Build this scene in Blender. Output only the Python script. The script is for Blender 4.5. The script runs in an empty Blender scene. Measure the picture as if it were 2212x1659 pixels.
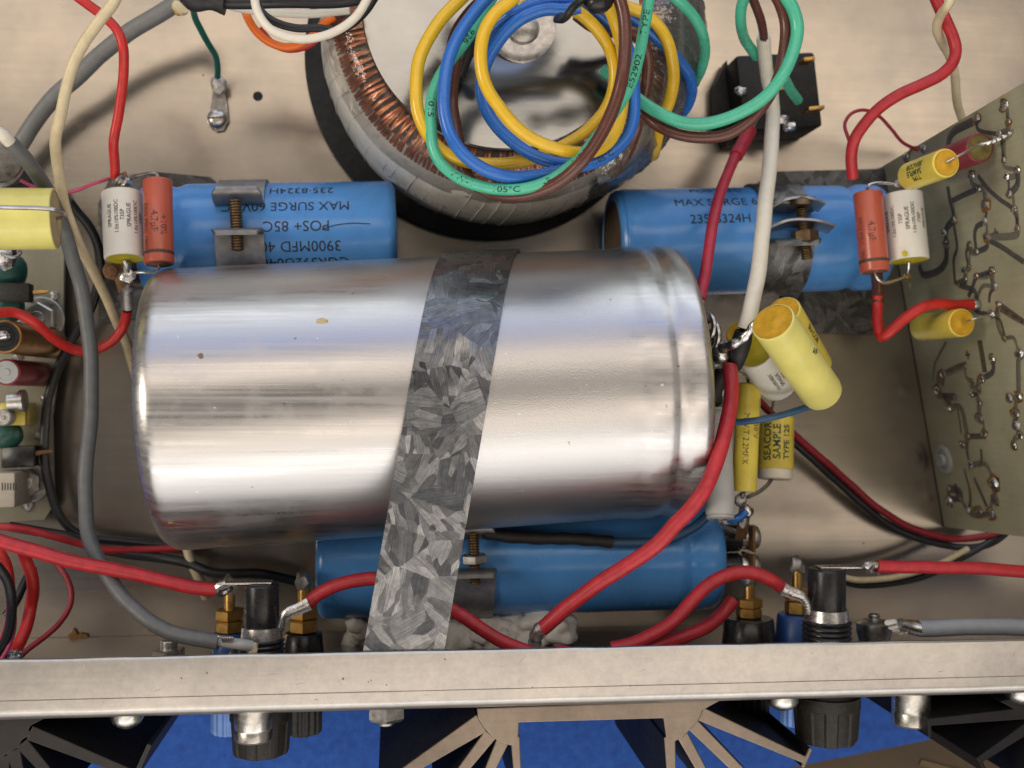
import bpy, bmesh, math, random
from mathutils import Vector, Matrix, noise
random.seed(7)
R_ = math.radians
S = 0.001                      # everything below is written in millimetres

# ------------------------------------------------------------------ camera
scene = bpy.context.scene
CH, FPX, IW, IH = 344.0, 2340.0, 2212.0, 1659.0
cam_d = bpy.data.cameras.new('Camera')
cam = bpy.data.objects.new('Camera', cam_d)
scene.collection.objects.link(cam)
cam.location = (0, 0, CH * S)
cam.rotation_euler = (R_(0.5), R_(-6.24), 0)
cam_d.sensor_width = 36.0
cam_d.lens = 36.0 * FPX / IW
cam_d.clip_start = 0.01
cam_d.clip_end = 20
cam_d.dof.use_dof = True
cam_d.dof.focus_distance = 0.268
cam_d.dof.aperture_fstop = 17.0
scene.camera = cam
CR = cam.rotation_euler.to_matrix()

# ------------------------------------------------------------------ light
world = bpy.data.worlds.new('World'); scene.world = world; world.use_nodes = True
bg = world.node_tree.nodes['Background']
bg.inputs['Color'].default_value = (0.60, 0.56, 0.52, 1)
bg.inputs['Strength'].default_value = 0.26

def lamp(name, zen, azi, dist, sx, sy, watt, col):
    """area lamp: zen = degrees from overhead, azi = degrees (0 towards the rear, 90 right)"""
    d = bpy.data.lights.new(name, 'AREA'); d.shape = 'RECTANGLE'
    d.size = sx; d.size_y = sy; d.energy = watt; d.color = col
    o = bpy.data.objects.new(name, d); scene.collection.objects.link(o)
    z, a = R_(zen), R_(azi)
    p = Vector((math.sin(z) * math.sin(a), math.sin(z) * math.cos(a), math.cos(z))) * dist
    o.location = p + Vector((0.01, 0, 0.06))
    o.rotation_euler = p.to_track_quat('Z', 'Y').to_euler()
    return o
lamp('window_lamp_front', 50, 180, 1.0, 1.7, 0.30, 3.4, (1.0, 0.97, 0.93))
lamp('wall_lamp_front', 72, 180, 1.1, 1.9, 0.40, 2.2, (1.0, 0.97, 0.95))
lamp('ceiling_lamp_front', 24, 166, 1.0, 1.35, 0.32, 2.0, (1.0, 0.87, 0.74))
lamp('ceiling_lamp_rear', 25, 4, 1.0, 1.5, 0.28, 2.1, (1.0, 0.87, 0.74))
lamp('window_lamp_rear_high', 52, 0, 1.0, 1.5, 0.34, 1.3, (0.46, 0.58, 1.0))
lamp('window_lamp_rear', 74, 8, 1.1, 1.7, 0.42, 3.0, (0.86, 0.93, 1.0))
lamp('key_lamp_left', 56, -84, 1.1, 0.34, 0.34, 3.2, (1.0, 0.90, 0.76))
scene.view_settings.view_transform = 'Standard'
scene.view_settings.look = 'None'
scene.view_settings.exposure = 0.24
scene.view_settings.gamma = 1.0
scene.cycles.max_bounces = 8
scene.cycles.use_denoising = True
scene.cycles.caustics_reflective = False
scene.cycles.caustics_refractive = False

# ------------------------------------------------------------------ picture point -> place at height z (mm)
CP = Vector((0, 0, CH))
def ray(u, v):
    return (CR @ Vector(((u - IW / 2) / FPX, -(v - IH / 2) / FPX, -1.0)))
def U(u, v, z):
    d = ray(u, v); return CP + d * ((z - CH) / d.z)
def depth(p):
    return -(CR.transposed() @ (p - CP)).z
def onplane(u, v, p0, n):
    d = ray(u, v); return CP + d * ((p0 - CP).dot(n) / d.dot(n))
def pr(w, p):                  # picture width -> radius in mm at p
    return w / 2 * depth(p) / FPX
UP = Vector((0, 0, 1))

# ------------------------------------------------------------------ materials
MAT = {}
def nt(name):
    m = bpy.data.materials.new(name); m.use_nodes = True
    t = m.node_tree; b = t.nodes['Principled BSDF']; MAT[name] = m
    return m, t, b
def N(t, kind, **kw):
    n = t.nodes.new(kind)
    for k, v in kw.items():
        if k in n.inputs.keys(): n.inputs[k].default_value = v
        else: setattr(n, k, v)
    return n
def coords(t, scale=(1, 1, 1), rot=(0, 0, 0)):
    c = N(t, 'ShaderNodeTexCoord'); m = N(t, 'ShaderNodeMapping')
    m.inputs['Scale'].default_value = scale; m.inputs['Rotation'].default_value = rot
    t.links.new(c.outputs['Object'], m.inputs['Vector']); return m.outputs['Vector']
def ramp(t, fac, stops):
    r = N(t, 'ShaderNodeValToRGB'); e = r.color_ramp.elements
    while len(e) < len(stops): e.new(0.5)
    for el, (p, c) in zip(e, stops):
        el.position = p; el.color = c if len(c) == 4 else (*c, 1)
    t.links.new(fac, r.inputs['Fac']); return r.outputs['Color']
def noi(t, vec, scale, detail=3, rough=0.55):
    n = N(t, 'ShaderNodeTexNoise'); n.inputs['Scale'].default_value = scale
    n.inputs['Detail'].default_value = detail; n.inputs['Roughness'].default_value = rough
    t.links.new(vec, n.inputs['Vector']); return n.outputs['Fac']
def bump(t, b, h, strength, dist, prev=None):
    n = N(t, 'ShaderNodeBump'); n.inputs['Strength'].default_value = strength; n.inputs['Distance'].default_value = dist * S
    t.links.new(h, n.inputs['Height'])
    if prev: t.links.new(prev, n.inputs['Normal'])
    t.links.new(n.outputs['Normal'], b.inputs['Normal']); return n.outputs['Normal']
def g3(v): return (v, v, v)
def mixc(t, fac, a, b, mode='MIX'):
    m = N(t, 'ShaderNodeMix', data_type='RGBA', blend_type=mode)
    for sock, val in ((m.inputs['Factor'], fac), (m.inputs['A'], a), (m.inputs['B'], b)): pass
    fi = m.inputs[0]; ai = m.inputs[6]; bi = m.inputs[7]
    for sock, val in ((fi, fac), (ai, a), (bi, b)):
        if hasattr(val, 'is_linked'): t.links.new(val, sock)
        else: sock.default_value = val if not isinstance(val, tuple) else (val if len(val) == 4 else (*val, 1))
    return m.outputs[2]

def plain(name, col, rough=0.4, metal=0.0, var=0.12, vscale=400, spec=0.5, bmp=0.0, dirt=0.0, coat=0.0, grime=(0.10, 0.07, 0.045)):
    m, t, b = nt(name)
    v = coords(t)
    f = noi(t, v, vscale, 4)
    lo = tuple(c * (1 - var) for c in col); hi = tuple(min(1, c * (1 + var)) for c in col)
    c = ramp(t, f, [(0.3, lo), (0.7, hi)])
    if dirt > 0:
        d = noi(t, v, vscale * 2.6, 6, 0.7)
        k = ramp(t, d, [(0.52, g3(0)), (0.78, g3(dirt))])
        c = mixc(t, k, c, grime)
    t.links.new(c, b.inputs['Base Color'])
    r = ramp(t, noi(t, v, vscale * 1.7, 4), [(0.25, g3(max(0.03, rough - 0.08))), (0.75, g3(min(1, rough + 0.10)))])
    t.links.new(r, b.inputs['Roughness'])
    b.inputs['Metallic'].default_value = metal
    b.inputs['Specular IOR Level'].default_value = spec
    b.inputs['Coat Weight'].default_value = coat
    if bmp > 0: bump(t, b, noi(t, v, vscale * 3, 4), bmp, 0.3)
    return m
plain('red_pvc', (0.47, 0.024, 0.034), 0.40, var=0.18, bmp=0.10, dirt=0.28)
plain('bright_red_pvc', (0.58, 0.026, 0.022), 0.38, var=0.16, bmp=0.08, dirt=0.20)
plain('dark_red_pvc', (0.30, 0.018, 0.030), 0.4, var=0.15, dirt=0.15)
plain('crimson_tube', (0.46, 0.026, 0.055), 0.42, var=0.15, bmp=0.10, dirt=0.10)
plain('pink_pvc', (0.50, 0.06, 0.14), 0.42)
plain('cream_pvc', (0.72, 0.60, 0.38), 0.42, var=0.10, bmp=0.05, dirt=0.22, grime=(0.34, 0.25, 0.12))
plain('white_pvc', (0.82, 0.76, 0.63), 0.38, var=0.05, dirt=0.08, grime=(0.45, 0.38, 0.25))
plain('grey_pvc', (0.20, 0.20, 0.19), 0.5, var=0.10, bmp=0.06, dirt=0.12)
plain('dark_grey_pvc', (0.13, 0.135, 0.135), 0.46, var=0.12, bmp=0.08, dirt=0.06, grime=(0.35, 0.33, 0.28))
plain('silver_grey_pvc', (0.34, 0.37, 0.40), 0.42, var=0.08)
plain('black_pvc', (0.016, 0.016, 0.018), 0.36, var=0.2, bmp=0.05, dirt=0.04, grime=(0.2, 0.2, 0.2))
plain('black_tape', (0.020, 0.019, 0.019), 0.55, var=0.3, bmp=0.2)
plain('yellow_pvc', (0.82, 0.51, 0.025), 0.24, var=0.05, spec=0.6)
plain('blue_pvc', (0.024, 0.155, 0.56), 0.24, var=0.06, spec=0.6)
plain('teal_pvc', (0.085, 0.52, 0.33), 0.26, var=0.06, spec=0.6)
plain('brown_pvc', (0.115, 0.038, 0.026), 0.24, var=0.10, spec=0.6)
plain('green_pvc', (0.012, 0.115, 0.085), 0.38, var=0.1)
plain('orange_pvc', (0.82, 0.16, 0.012), 0.36, var=0.06)
plain('slate_blue_pvc', (0.035, 0.10, 0.20), 0.40, var=0.1)
plain('blue_sleeve', (0.095, 0.335, 0.80), 0.22, var=0.07, vscale=120, bmp=0.04, dirt=0.05, spec=0.5)
plain('white_paper', (0.80, 0.77, 0.68), 0.42, var=0.05, vscale=150, dirt=0.10, grime=(0.5, 0.40, 0.22))
plain('red_film', (0.50, 0.105, 0.060), 0.32, var=0.08, vscale=150, dirt=0.10, coat=0.2)
plain('red_film_end', (0.26, 0.10, 0.075), 0.45, var=0.2)
plain('yellow_film', (0.74, 0.59, 0.09), 0.30, var=0.16, vscale=90, bmp=0.16, coat=0.3, dirt=0.08, grime=(0.45, 0.32, 0.08))
plain('yellow_film_pale', (0.80, 0.73, 0.21), 0.34, var=0.11, vscale=90, bmp=0.20, coat=0.2, dirt=0.10, grime=(0.5, 0.40, 0.10))
plain('amber_epoxy', (0.62, 0.34, 0.018), 0.40, var=0.18, vscale=500, dirt=0.25, grime=(0.3, 0.13, 0.02))
plain('yellow_epoxy', (0.60, 0.50, 0.02), 0.35, var=0.12)
plain('tan_epoxy', (0.55, 0.43, 0.22), 0.45, var=0.2)
plain('olive_epoxy', (0.20, 0.15, 0.05), 0.35, var=0.3, vscale=700)
plain('ceramic_grey', (0.44, 0.44, 0.43), 0.5, var=0.06, vscale=300)
plain('ink', (0.018, 0.016, 0.018), 0.55, var=0.3, vscale=1500)
plain('faded_ink', (0.085, 0.05, 0.045), 0.6, var=0.5, vscale=2500)
plain('green_ink', (0.02, 0.06, 0.045), 0.55, var=0.3, vscale=1500)
plain('solder', (0.62, 0.61, 0.60), 0.24, 1.0, var=0.2, vscale=700, bmp=0.35)
plain('dull_solder', (0.42, 0.40, 0.38), 0.42, 1.0, var=0.3, vscale=900, bmp=0.5, dirt=0.3)
plain('tinned', (0.66, 0.64, 0.61), 0.28, 1.0, var=0.15, vscale=900, bmp=0.1)
plain('steel', (0.50, 0.48, 0.45), 0.33, 1.0, var=0.2, vscale=600, bmp=0.12, dirt=0.25)
plain('nick_metal', (0.90, 0.89, 0.88), 0.5, 1.0, var=0.1)
plain('dust', (0.16, 0.13, 0.10), 0.9, 0.0, var=0.7, vscale=60)
plain('bright_mark', (0.62, 0.58, 0.53), 0.4, 0.6, var=0.15)
plain('sheet_zinc', (0.30, 0.30, 0.305), 0.46, 0.8, var=0.3, vscale=220, bmp=0.15, dirt=0.25)
plain('zinc', (0.62, 0.60, 0.56), 0.30, 1.0, var=0.15, vscale=500, bmp=0.08, dirt=0.12)
plain('brass', (0.55, 0.33, 0.10), 0.34, 1.0, var=0.2, vscale=500, dirt=0.3)
plain('rusty', (0.24, 0.13, 0.065), 0.6, 0.6, var=0.4, vscale=1200, bmp=0.4)
plain('bronze_screw', (0.22, 0.15, 0.085), 0.45, 0.9, var=0.3, vscale=900, dirt=0.3)
plain('copper', (0.60, 0.25, 0.12), 0.32, 1.0, var=0.25, vscale=300)
plain('black_plastic', (0.014, 0.014, 0.015), 0.28, var=0.2, bmp=0.05)
plain('worn_black_plastic', (0.016, 0.0145, 0.0125), 0.5, spec=0.35, var=0.3, vscale=700, bmp=0.25, dirt=0.22, grime=(0.22, 0.17, 0.10))
plain('blue_plastic', (0.035, 0.10, 0.30), 0.34, var=0.1)
plain('ridged_blue_plastic', (0.16, 0.32, 0.72), 0.34, var=0.1)
plain('rubber', (0.012, 0.012, 0.012), 0.75, var=0.2, bmp=0.1)
plain('black_anodised', (0.010, 0.0095, 0.010), 0.55, 0.0, var=0.3, vscale=250, bmp=0.1, spec=0.25)
plain('dark_cut', (0.024, 0.021, 0.020), 0.5, 0.2, var=0.2, vscale=300, bmp=0.1)
plain('transparent_grey', (0.40, 0.41, 0.40), 0.4, var=0.1)
plain('silicone', (0.70, 0.67, 0.62), 0.42, var=0.12, vscale=250, bmp=0.15, dirt=0.25, grime=(0.40, 0.30, 0.20))
plain('gold_can', (0.28, 0.15, 0.05), 0.34, 0.7, var=0.25, vscale=200)
plain('cork_brown', (0.115, 0.078, 0.05), 0.6, var=0.2)
plain('trace_copper', (0.12, 0.115, 0.105), 0.42, 0.4, var=0.2, vscale=600)
plain('trace_pale', (0.21, 0.20, 0.155), 0.38, 0.35, var=0.2, vscale=400)
plain('trace_tinned', (0.22, 0.19, 0.155), 0.38, 0.7, var=0.25, vscale=600)
plain('flux', (0.22, 0.105, 0.02), 0.22, var=0.4, vscale=900)
plain('green_part', (0.015, 0.085, 0.065), 0.35, var=0.15)
plain('rose_part', (0.24, 0.03, 0.045), 0.4, var=0.15)
plain('beige_part', (0.52, 0.47, 0.38), 0.5, var=0.08)
plain('wood', (0.060, 0.034, 0.010), 0.5, var=0.3, vscale=30)
plain('light_wood', (0.13, 0.085, 0.034), 0.5, var=0.2, vscale=40)

# brushed / worn sheet aluminium
def sheet(name, base, rough, tint, streak_rot, streak=0.25, blot=0.22, metal=0.85, grain=0.04):
    m, t, b = nt(name)
    v = coords(t); vs = coords(t, (22, 700, 700), streak_rot)
    big = noi(t, v, 28, 4, 0.6); med = noi(t, v, 190, 5, 0.6); st = noi(t, vs, 1.0, 3, 0.6)
    c1 = ramp(t, big, [(0.28, tuple(x * (1 - blot) for x in base)), (0.72, tint)])
    c2 = mixc(t, grain, c1, ramp(t, st, [(0.30, tuple(x * 0.70 for x in base)), (0.7, tuple(x * 1.12 for x in base))]))
    sp = ramp(t, noi(t, v, 900, 2, 0.4), [(0.17, (0.35, 0.30, 0.24)), (0.22, g3(1))])
    if grain > .1: c2 = mixc(t, 1.0, c2, ramp(t, noi(t, v, 420, 5, 0.7), [(0.32, g3(0.90)), (0.62, g3(1.05))]), 'MULTIPLY')
    c3 = mixc(t, 1.0, c2, sp, 'MULTIPLY')
    t.links.new(c3, b.inputs['Base Color'])
    b.inputs['Metallic'].default_value = metal
    rr = ramp(t, st, [(0.3, g3(rough - 0.015)), (0.75, g3(rough + 0.03))])
    t.links.new(rr, b.inputs['Roughness'])
    n1 = bump(t, b, st, streak, 0.03)
    bump(t, b, med, 0.05, 0.3, n1)
sheet('floor_aluminium', (0.40, 0.365, 0.322), 0.23, (0.49, 0.425, 0.345), (0, 0, 0), 0.03, 0.24, 0.92)
sheet('flange_aluminium', (0.50, 0.48, 0.46), 0.31, (0.57, 0.525, 0.47), (0, 0, 0), 0.4, 0.18, 0.88, 0.18)
sheet('plate_metal', (0.31, 0.315, 0.31), 0.15, (0.36, 0.36, 0.345), (0, 0, 0.5), 0.05, 0.2, 1.0)
sheet('cut_aluminium', (0.25, 0.205, 0.165), 0.38, (0.34, 0.275, 0.215), (0, 0, 0.6), 1.0, 0.35, 0.85, 0.3)

# galvanised sheet: crystal flakes, each with its own tilt and shade
def spangle(name, scale, dark, light, rough=0.34, tilt=0.35):
    m, t, b = nt(name)
    v = coords(t)
    nz = N(t, 'ShaderNodeTexNoise'); nz.inputs['Scale'].default_value = scale * 1.3; nz.inputs['Detail'].default_value = 3
    t.links.new(v, nz.inputs['Vector'])
    add = N(t, 'ShaderNodeVectorMath', operation='MULTIPLY_ADD')
    t.links.new(nz.outputs['Color'], add.inputs[0]); add.inputs[1].default_value = (0.16 / scale,) * 3
    t.links.new(v, add.inputs[2])
    vo = N(t, 'ShaderNodeTexVoronoi'); vo.inputs['Scale'].default_value = scale * .62
    t.links.new(add.outputs[0], vo.inputs['Vector'])
    sa = N(t, 'ShaderNodeSeparateColor'); t.links.new(vo.outputs['Color'], sa.inputs[0])
    an = N(t, 'ShaderNodeMath', operation='MULTIPLY'); an.inputs[1].default_value = 6.283; t.links.new(sa.outputs[1], an.inputs[0])
    vr = N(t, 'ShaderNodeVectorRotate', rotation_type='AXIS_ANGLE'); vr.inputs['Axis'].default_value = (0.1, 0.2, 0.97)
    t.links.new(add.outputs[0], vr.inputs['Vector']); t.links.new(an.outputs[0], vr.inputs['Angle'])
    mp = N(t, 'ShaderNodeMapping'); mp.inputs['Scale'].default_value = (1, 3.0, 1.6); t.links.new(vr.outputs[0], mp.inputs['Vector'])
    vb = N(t, 'ShaderNodeTexVoronoi'); vb.inputs['Scale'].default_value = scale * .95; t.links.new(mp.outputs[0], vb.inputs['Vector'])
    col = mixc(t, 0.55, vo.outputs['Color'], vb.outputs['Color'])
    sep = N(t, 'ShaderNodeSeparateColor'); t.links.new(col, sep.inputs[0])
    c0 = N(t, 'ShaderNodeVectorMath', operation='SUBTRACT'); t.links.new(col, c0.inputs[0]); c0.inputs[1].default_value = (0.5, 0.5, 0.5)
    sy = N(t, 'ShaderNodeSeparateXYZ'); t.links.new(vr.outputs[0], sy.inputs[0])
    fw = N(t, 'ShaderNodeTexNoise', noise_dimensions='1D'); fw.inputs['Scale'].default_value = scale * 16; fw.inputs['Detail'].default_value = 2
    t.links.new(sy.outputs[1], fw.inputs['W'])
    shade = ramp(t, sep.outputs[0], [(0.18, dark), (0.5, tuple((a + c) / 2 * 0.85 for a, c in zip(dark, light))), (0.82, light)])
    feath = ramp(t, fw.outputs['Fac'], [(0.35, g3(0.70)), (0.65, g3(1.0))])
    shade = mixc(t, 1.0, shade, feath, 'MULTIPLY')
    grime = ramp(t, noi(t, v, 420, 5, 0.7), [(0.30, g3(0.6)), (0.60, g3(1))])
    shade = mixc(t, 1.0, shade, grime, 'MULTIPLY')
    t.links.new(shade, b.inputs['Base Color'])
    b.inputs['Metallic'].default_value = 0.9
    rr = ramp(t, sep.outputs[1], [(0.0, g3(rough - 0.06)), (1.0, g3(rough + 0.18))]); t.links.new(rr, b.inputs['Roughness'])
    ge = N(t, 'ShaderNodeNewGeometry')
    sc_ = N(t, 'ShaderNodeVectorMath', operation='SCALE'); t.links.new(c0.outputs[0], sc_.inputs[0]); sc_.inputs['Scale'].default_value = tilt
    ad = N(t, 'ShaderNodeVectorMath', operation='ADD'); t.links.new(ge.outputs['Normal'], ad.inputs[0]); t.links.new(sc_.outputs[0], ad.inputs[1])
    no = N(t, 'ShaderNodeVectorMath', operation='NORMALIZE'); t.links.new(ad.outputs[0], no.inputs[0])
    bump(t, b, noi(t, v, 1500, 3), 0.10, 0.1, no.outputs[0])
spangle('galvanised', 190, (0.19, 0.20, 0.218), (0.40, 0.408, 0.42), 0.27, 0.40)
spangle('grey_galvanised', 160, (0.16, 0.16, 0.165), (0.36, 0.36, 0.355), 0.42, 0.15)
spangle('dull_galvanised', 150, (0.085, 0.08, 0.075), (0.30, 0.29, 0.27), 0.48, 0.22)

# big can: drawn aluminium, streaked on one side, frosted on the other
def can_mat():
    m, t, b = nt('can_aluminium')
    v = coords(t); vs = coords(t, (9, 700, 700), (0, 0, R_(-2.9)))
    st = noi(t, vs, 1.0, 4, 0.65)
    fr = noi(t, v, 2300, 3, 0.6); big = noi(t, v, 38, 3)
    sx = N(t, 'ShaderNodeSeparateXYZ'); t.links.new(v, sx.inputs[0])
    wv = N(t, 'ShaderNodeMath', operation='MULTIPLY_ADD'); t.links.new(big, wv.inputs[0]); wv.inputs[1].default_value = 0.05; t.links.new(sx.outputs[0], wv.inputs[2])
    frost = ramp(t, wv.outputs[0], [(0.068, g3(0)), (0.098, g3(1))])
    band = ramp(t, sx.outputs[0], [(0.118, g3(1)), (0.124, g3(0))])
    frost = mixc(t, 1.0, frost, band, 'MULTIPLY')
    spots = ramp(t, noi(t, v, 520, 2, 0.4), [(0.76, g3(0)), (0.80, g3(1))])
    col = mixc(t, spots, (0.60, 0.58, 0.565), (0.84, 0.83, 0.82))
    dk = ramp(t, noi(t, coords(t, (1, 1, 1), (0.3, 0.2, 0.1)), 330, 2, 0.35), [(0.20, (0.45, 0.35, 0.22)), (0.24, g3(1))])
    col = mixc(t, 1.0, col, dk, 'MULTIPLY')
    t.links.new(col, b.inputs['Base Color']); b.inputs['Metallic'].default_value = 1.0
    r0 = ramp(t, st, [(0.3, g3(0.24)), (0.72, g3(0.42))])
    smg = ramp(t, noi(t, v, 75, 5, 0.7), [(0.50, g3(0)), (0.72, g3(0.7))])
    r1 = mixc(t, smg, r0, g3(0.44))
    r2 = mixc(t, frost, r1, (0.35, 0.35, 0.35)); r3 = mixc(t, spots, r2, g3(0.6))
    t.links.new(r3, b.inputs['Roughness'])
    n1 = bump(t, b, st, 0.34, 0.07)
    fb = N(t, 'ShaderNodeMath', operation='MULTIPLY'); t.links.new(fr, fb.inputs[0]); t.links.new(frost, fb.inputs[1])
    n2 = bump(t, b, fb.outputs[0], 0.42, 0.12, n1)
    bump(t, b, noi(t, v, 60, 3), 0.03, 0.5, n2)
can_mat()

def tape_mat():
    m, t, b = nt('wrap_tape')
    v = coords(t)
    c = ramp(t, noi(t, v, 60, 5, 0.6), [(0.3, (0.60, 0.58, 0.53)), (0.7, (0.78, 0.76, 0.70))])
    k = ramp(t, noi(t, v, 240, 5, 0.7), [(0.45, g3(1)), (0.75, (0.72, 0.68, 0.62))])
    t.links.new(mixc(t, 1.0, c, k, 'MULTIPLY'), b.inputs['Base Color'])
    b.inputs['Roughness'].default_value = 0.42; b.inputs['Coat Weight'].default_value = 0.08
    bump(t, b, noi(t, v, 130, 4), 0.25, 0.8)
tape_mat()

def film_mat(name, k, k0, sc, bs, hz):
    m, t, b = nt(name)
    out = t.nodes['Material Output']; v = coords(t)
    tr = N(t, 'ShaderNodeBsdfTransparent'); tr.inputs['Color'].default_value = (0.95, 0.94, 0.93, 1)
    gl = N(t, 'ShaderNodeBsdfGlossy'); gl.inputs['Roughness'].default_value = 0.12
    bm = N(t, 'ShaderNodeBump'); bm.inputs['Strength'].default_value = bs; bm.inputs['Distance'].default_value = 0.0014
    t.links.new(noi(t, v, sc, 4, 0.55), bm.inputs['Height']); t.links.new(bm.outputs[0], gl.inputs['Normal'])
    fr = N(t, 'ShaderNodeFresnel'); fr.inputs['IOR'].default_value = 1.45; t.links.new(bm.outputs[0], fr.inputs['Normal'])
    ad = N(t, 'ShaderNodeMath', operation='MULTIPLY_ADD'); ad.inputs[1].default_value = k; ad.inputs[2].default_value = k0
    ad.use_clamp = True
    t.links.new(fr.outputs[0], ad.inputs[0])
    mx = N(t, 'ShaderNodeMixShader'); t.links.new(ad.outputs[0], mx.inputs[0]); t.links.new(tr.outputs[0], mx.inputs[1]); t.links.new(gl.outputs[0], mx.inputs[2])
    df = N(t, 'ShaderNodeBsdfDiffuse'); df.inputs['Color'].default_value = (0.8, 0.79, 0.77, 1)
    m2 = N(t, 'ShaderNodeMixShader'); m2.inputs[0].default_value = hz; t.links.new(mx.outputs[0], m2.inputs[1]); t.links.new(df.outputs[0], m2.inputs[2])
    t.links.new(m2.outputs[0], out.inputs['Surface'])
film_mat('clear_film', .8, .03, 170, .7, .02)
film_mat('crinkled_film', 1.5, .12, 110, 1.0, .06)

def board_mat(name, a, c, tr):
    m, t, b = nt(name)
    v = coords(t)
    k = ramp(t, noi(t, v, 45, 4), [(0.3, a), (0.7, c)])
    w = ramp(t, noi(t, coords(t, (900, 900, 40)), 1.0, 2), [(0.3, g3(0.90)), (0.7, g3(1.0))])
    k = mixc(t, 1.0, k, w, 'MULTIPLY')
    st = ramp(t, noi(t, v, 160, 5, 0.7), [(0.60, g3(0)), (0.80, g3(0.55))])
    k = mixc(t, st, k, (0.20, 0.12, 0.035))
    t.links.new(k, b.inputs['Base Color']); b.inputs['Roughness'].default_value = 0.42
    b.inputs['Transmission Weight'].default_value = tr
board_mat('circuit_board', (0.33, 0.31, 0.20), (0.47, 0.45, 0.315), 0.0)
board_mat('left_board', (0.26, 0.24, 0.17), (0.36, 0.33, 0.24), 0.0)

def cloth_mat():
    m, t, b = nt('blue_cloth')
    v = coords(t)
    w1 = N(t, 'ShaderNodeTexWave'); w1.inputs['Scale'].default_value = 560; w1.inputs['Distortion'].default_value = 2.0; w1.inputs['Detail'].default_value = 2
    t.links.new(v, w1.inputs['Vector'])
    w2 = N(t, 'ShaderNodeTexWave', bands_direction='Y'); w2.inputs['Scale'].default_value = 560; w2.inputs['Distortion'].default_value = 2.0
    t.links.new(v, w2.inputs['Vector'])
    h = N(t, 'ShaderNodeMath', operation='ADD'); t.links.new(w1.outputs['Fac'], h.inputs[0]); t.links.new(w2.outputs['Fac'], h.inputs[1])
    c = ramp(t, noi(t, v, 300, 5, 0.7), [(0.3, (0.008, 0.060, 0.32)), (0.7, (0.020, 0.115, 0.50))])
    t.links.new(c, b.inputs['Base Color']); b.inputs['Roughness'].default_value = 0.9
    b.inputs['Sheen Weight'].default_value = 0.3
    bump(t, b, h.outputs[0], 0.35, 0.2)
cloth_mat()

# ------------------------------------------------------------------ mesh helpers (vertices in mm, place coordinates)
COL = scene.collection
def rootof(o):
    while o.parent: o = o.parent
    return o
def tag(o, label, cat, group=None, kind=None):
    if label: o['label'] = label
    if cat: o['category'] = cat
    if group: o['group'] = group
    if kind: o['kind'] = kind
    return o
def thing(name, label, cat, at, group=None):
    o = bpy.data.objects.new(name, None); COL.objects.link(o)
    o.empty_display_size = 0.005
    o.location = Vector(at) * S
    return tag(o, label, cat, group)
def mk(name, vf, mat, parent=None, label=None, cat=None, group=None, kind=None, smooth=True, origin=None, angle=40):
    verts, faces = vf
    me = bpy.data.meshes.new(name)
    if parent is not None: org = rootof(parent).location.copy()
    else: org = Vector(origin if origin is not None else verts[0]) * S
    me.from_pydata([tuple(Vector(p) * S - org) for p in verts], [], faces)
    if isinstance(mat, (list, tuple)):
        mats, idx = mat
        for k in mats: me.materials.append(MAT[k])
        me.polygons.foreach_set('material_index', idx)
    else: me.materials.append(MAT[mat])
    if smooth:
        bm = bmesh.new(); bm.from_mesh(me)
        bmesh.ops.recalc_face_normals(bm, faces=bm.faces)
        lim = R_(angle)
        for f in bm.faces: f.smooth = True
        for e in bm.edges:
            if len(e.link_faces) == 2: e.smooth = e.calc_face_angle(0) < lim
        bm.to_mesh(me); bm.free()
    me.update()
    o = bpy.data.objects.new(name, me); COL.objects.link(o)
    if parent is not None: o.parent = parent
    else: o.location = org
    return tag(o, label, cat, group, kind)
def join(*vfs):
    V, F = [], []
    for v, f in vfs:
        n = len(V); V += list(v); F += [[i + n for i in q] for q in f]
    return V, F
def frame(ax):
    ax = ax.normalized()
    a = UP if abs(ax.z) < 0.9 else Vector((0, 1, 0))
    n = (a - ax * a.dot(ax)).normalized()
    return ax, n, ax.cross(n)
def lathe(o, ax, prof, seg=32, warp=None):
    """prof = [(height along axis, radius)]"""
    ax, n, b = frame(ax); o = Vector(o)
    V, F, rings = [], [], []
    for h, r in prof:
        if r < 1e-6:
            rings.append([len(V)]); V.append(o + ax * h); continue
        q = []
        for k in range(seg):
            a = 2 * math.pi * k / seg
            rr = r * (warp(a, h) if warp else 1)
            q.append(len(V)); V.append(o + ax * h + (n * math.cos(a) + b * math.sin(a)) * rr)
        rings.append(q)
    for A, B in zip(rings, rings[1:]):
        if len(A) == 1 and len(B) == 1: continue
        for k in range(seg):
            l = (k + 1) % seg
            if len(A) == 1: F.append([A[0], B[k], B[l]])
            elif len(B) == 1: F.append([A[k], B[0], A[l]])
            else: F.append([A[k], B[k], B[l], A[l]])
    return V, F
def rcyl(L, R, fa=0.6, fb=0.6, n=4):
    p = [(0, 0)]
    if fa > 0: p += [(fa * (1 - math.cos(a)), R - fa + fa * math.sin(a)) for a in [math.pi / 2 * i / n for i in range(n + 1)]]
    else: p.append((0, R))
    if fb > 0: p += [(L - fb + fb * math.sin(a), R - fb + fb * math.cos(a)) for a in [math.pi / 2 * i / n for i in range(n + 1)]]
    else: p.append((L, R))
    return p + [(L, 0)]
def cyl(a, b, r, fa=0.3, fb=0.3, seg=24):
    a, b = Vector(a), Vector(b); return lathe(a, b - a, rcyl((b - a).length, r, fa, fb), seg)
def hexn(a, b, r):
    a, b = Vector(a), Vector(b); L = (b - a).length
    return lathe(a, b - a, [(0, 0), (0, r * .9), (L * .12, r), (L * .88, r), (L, r * .9), (L, 0)], 6)
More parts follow.
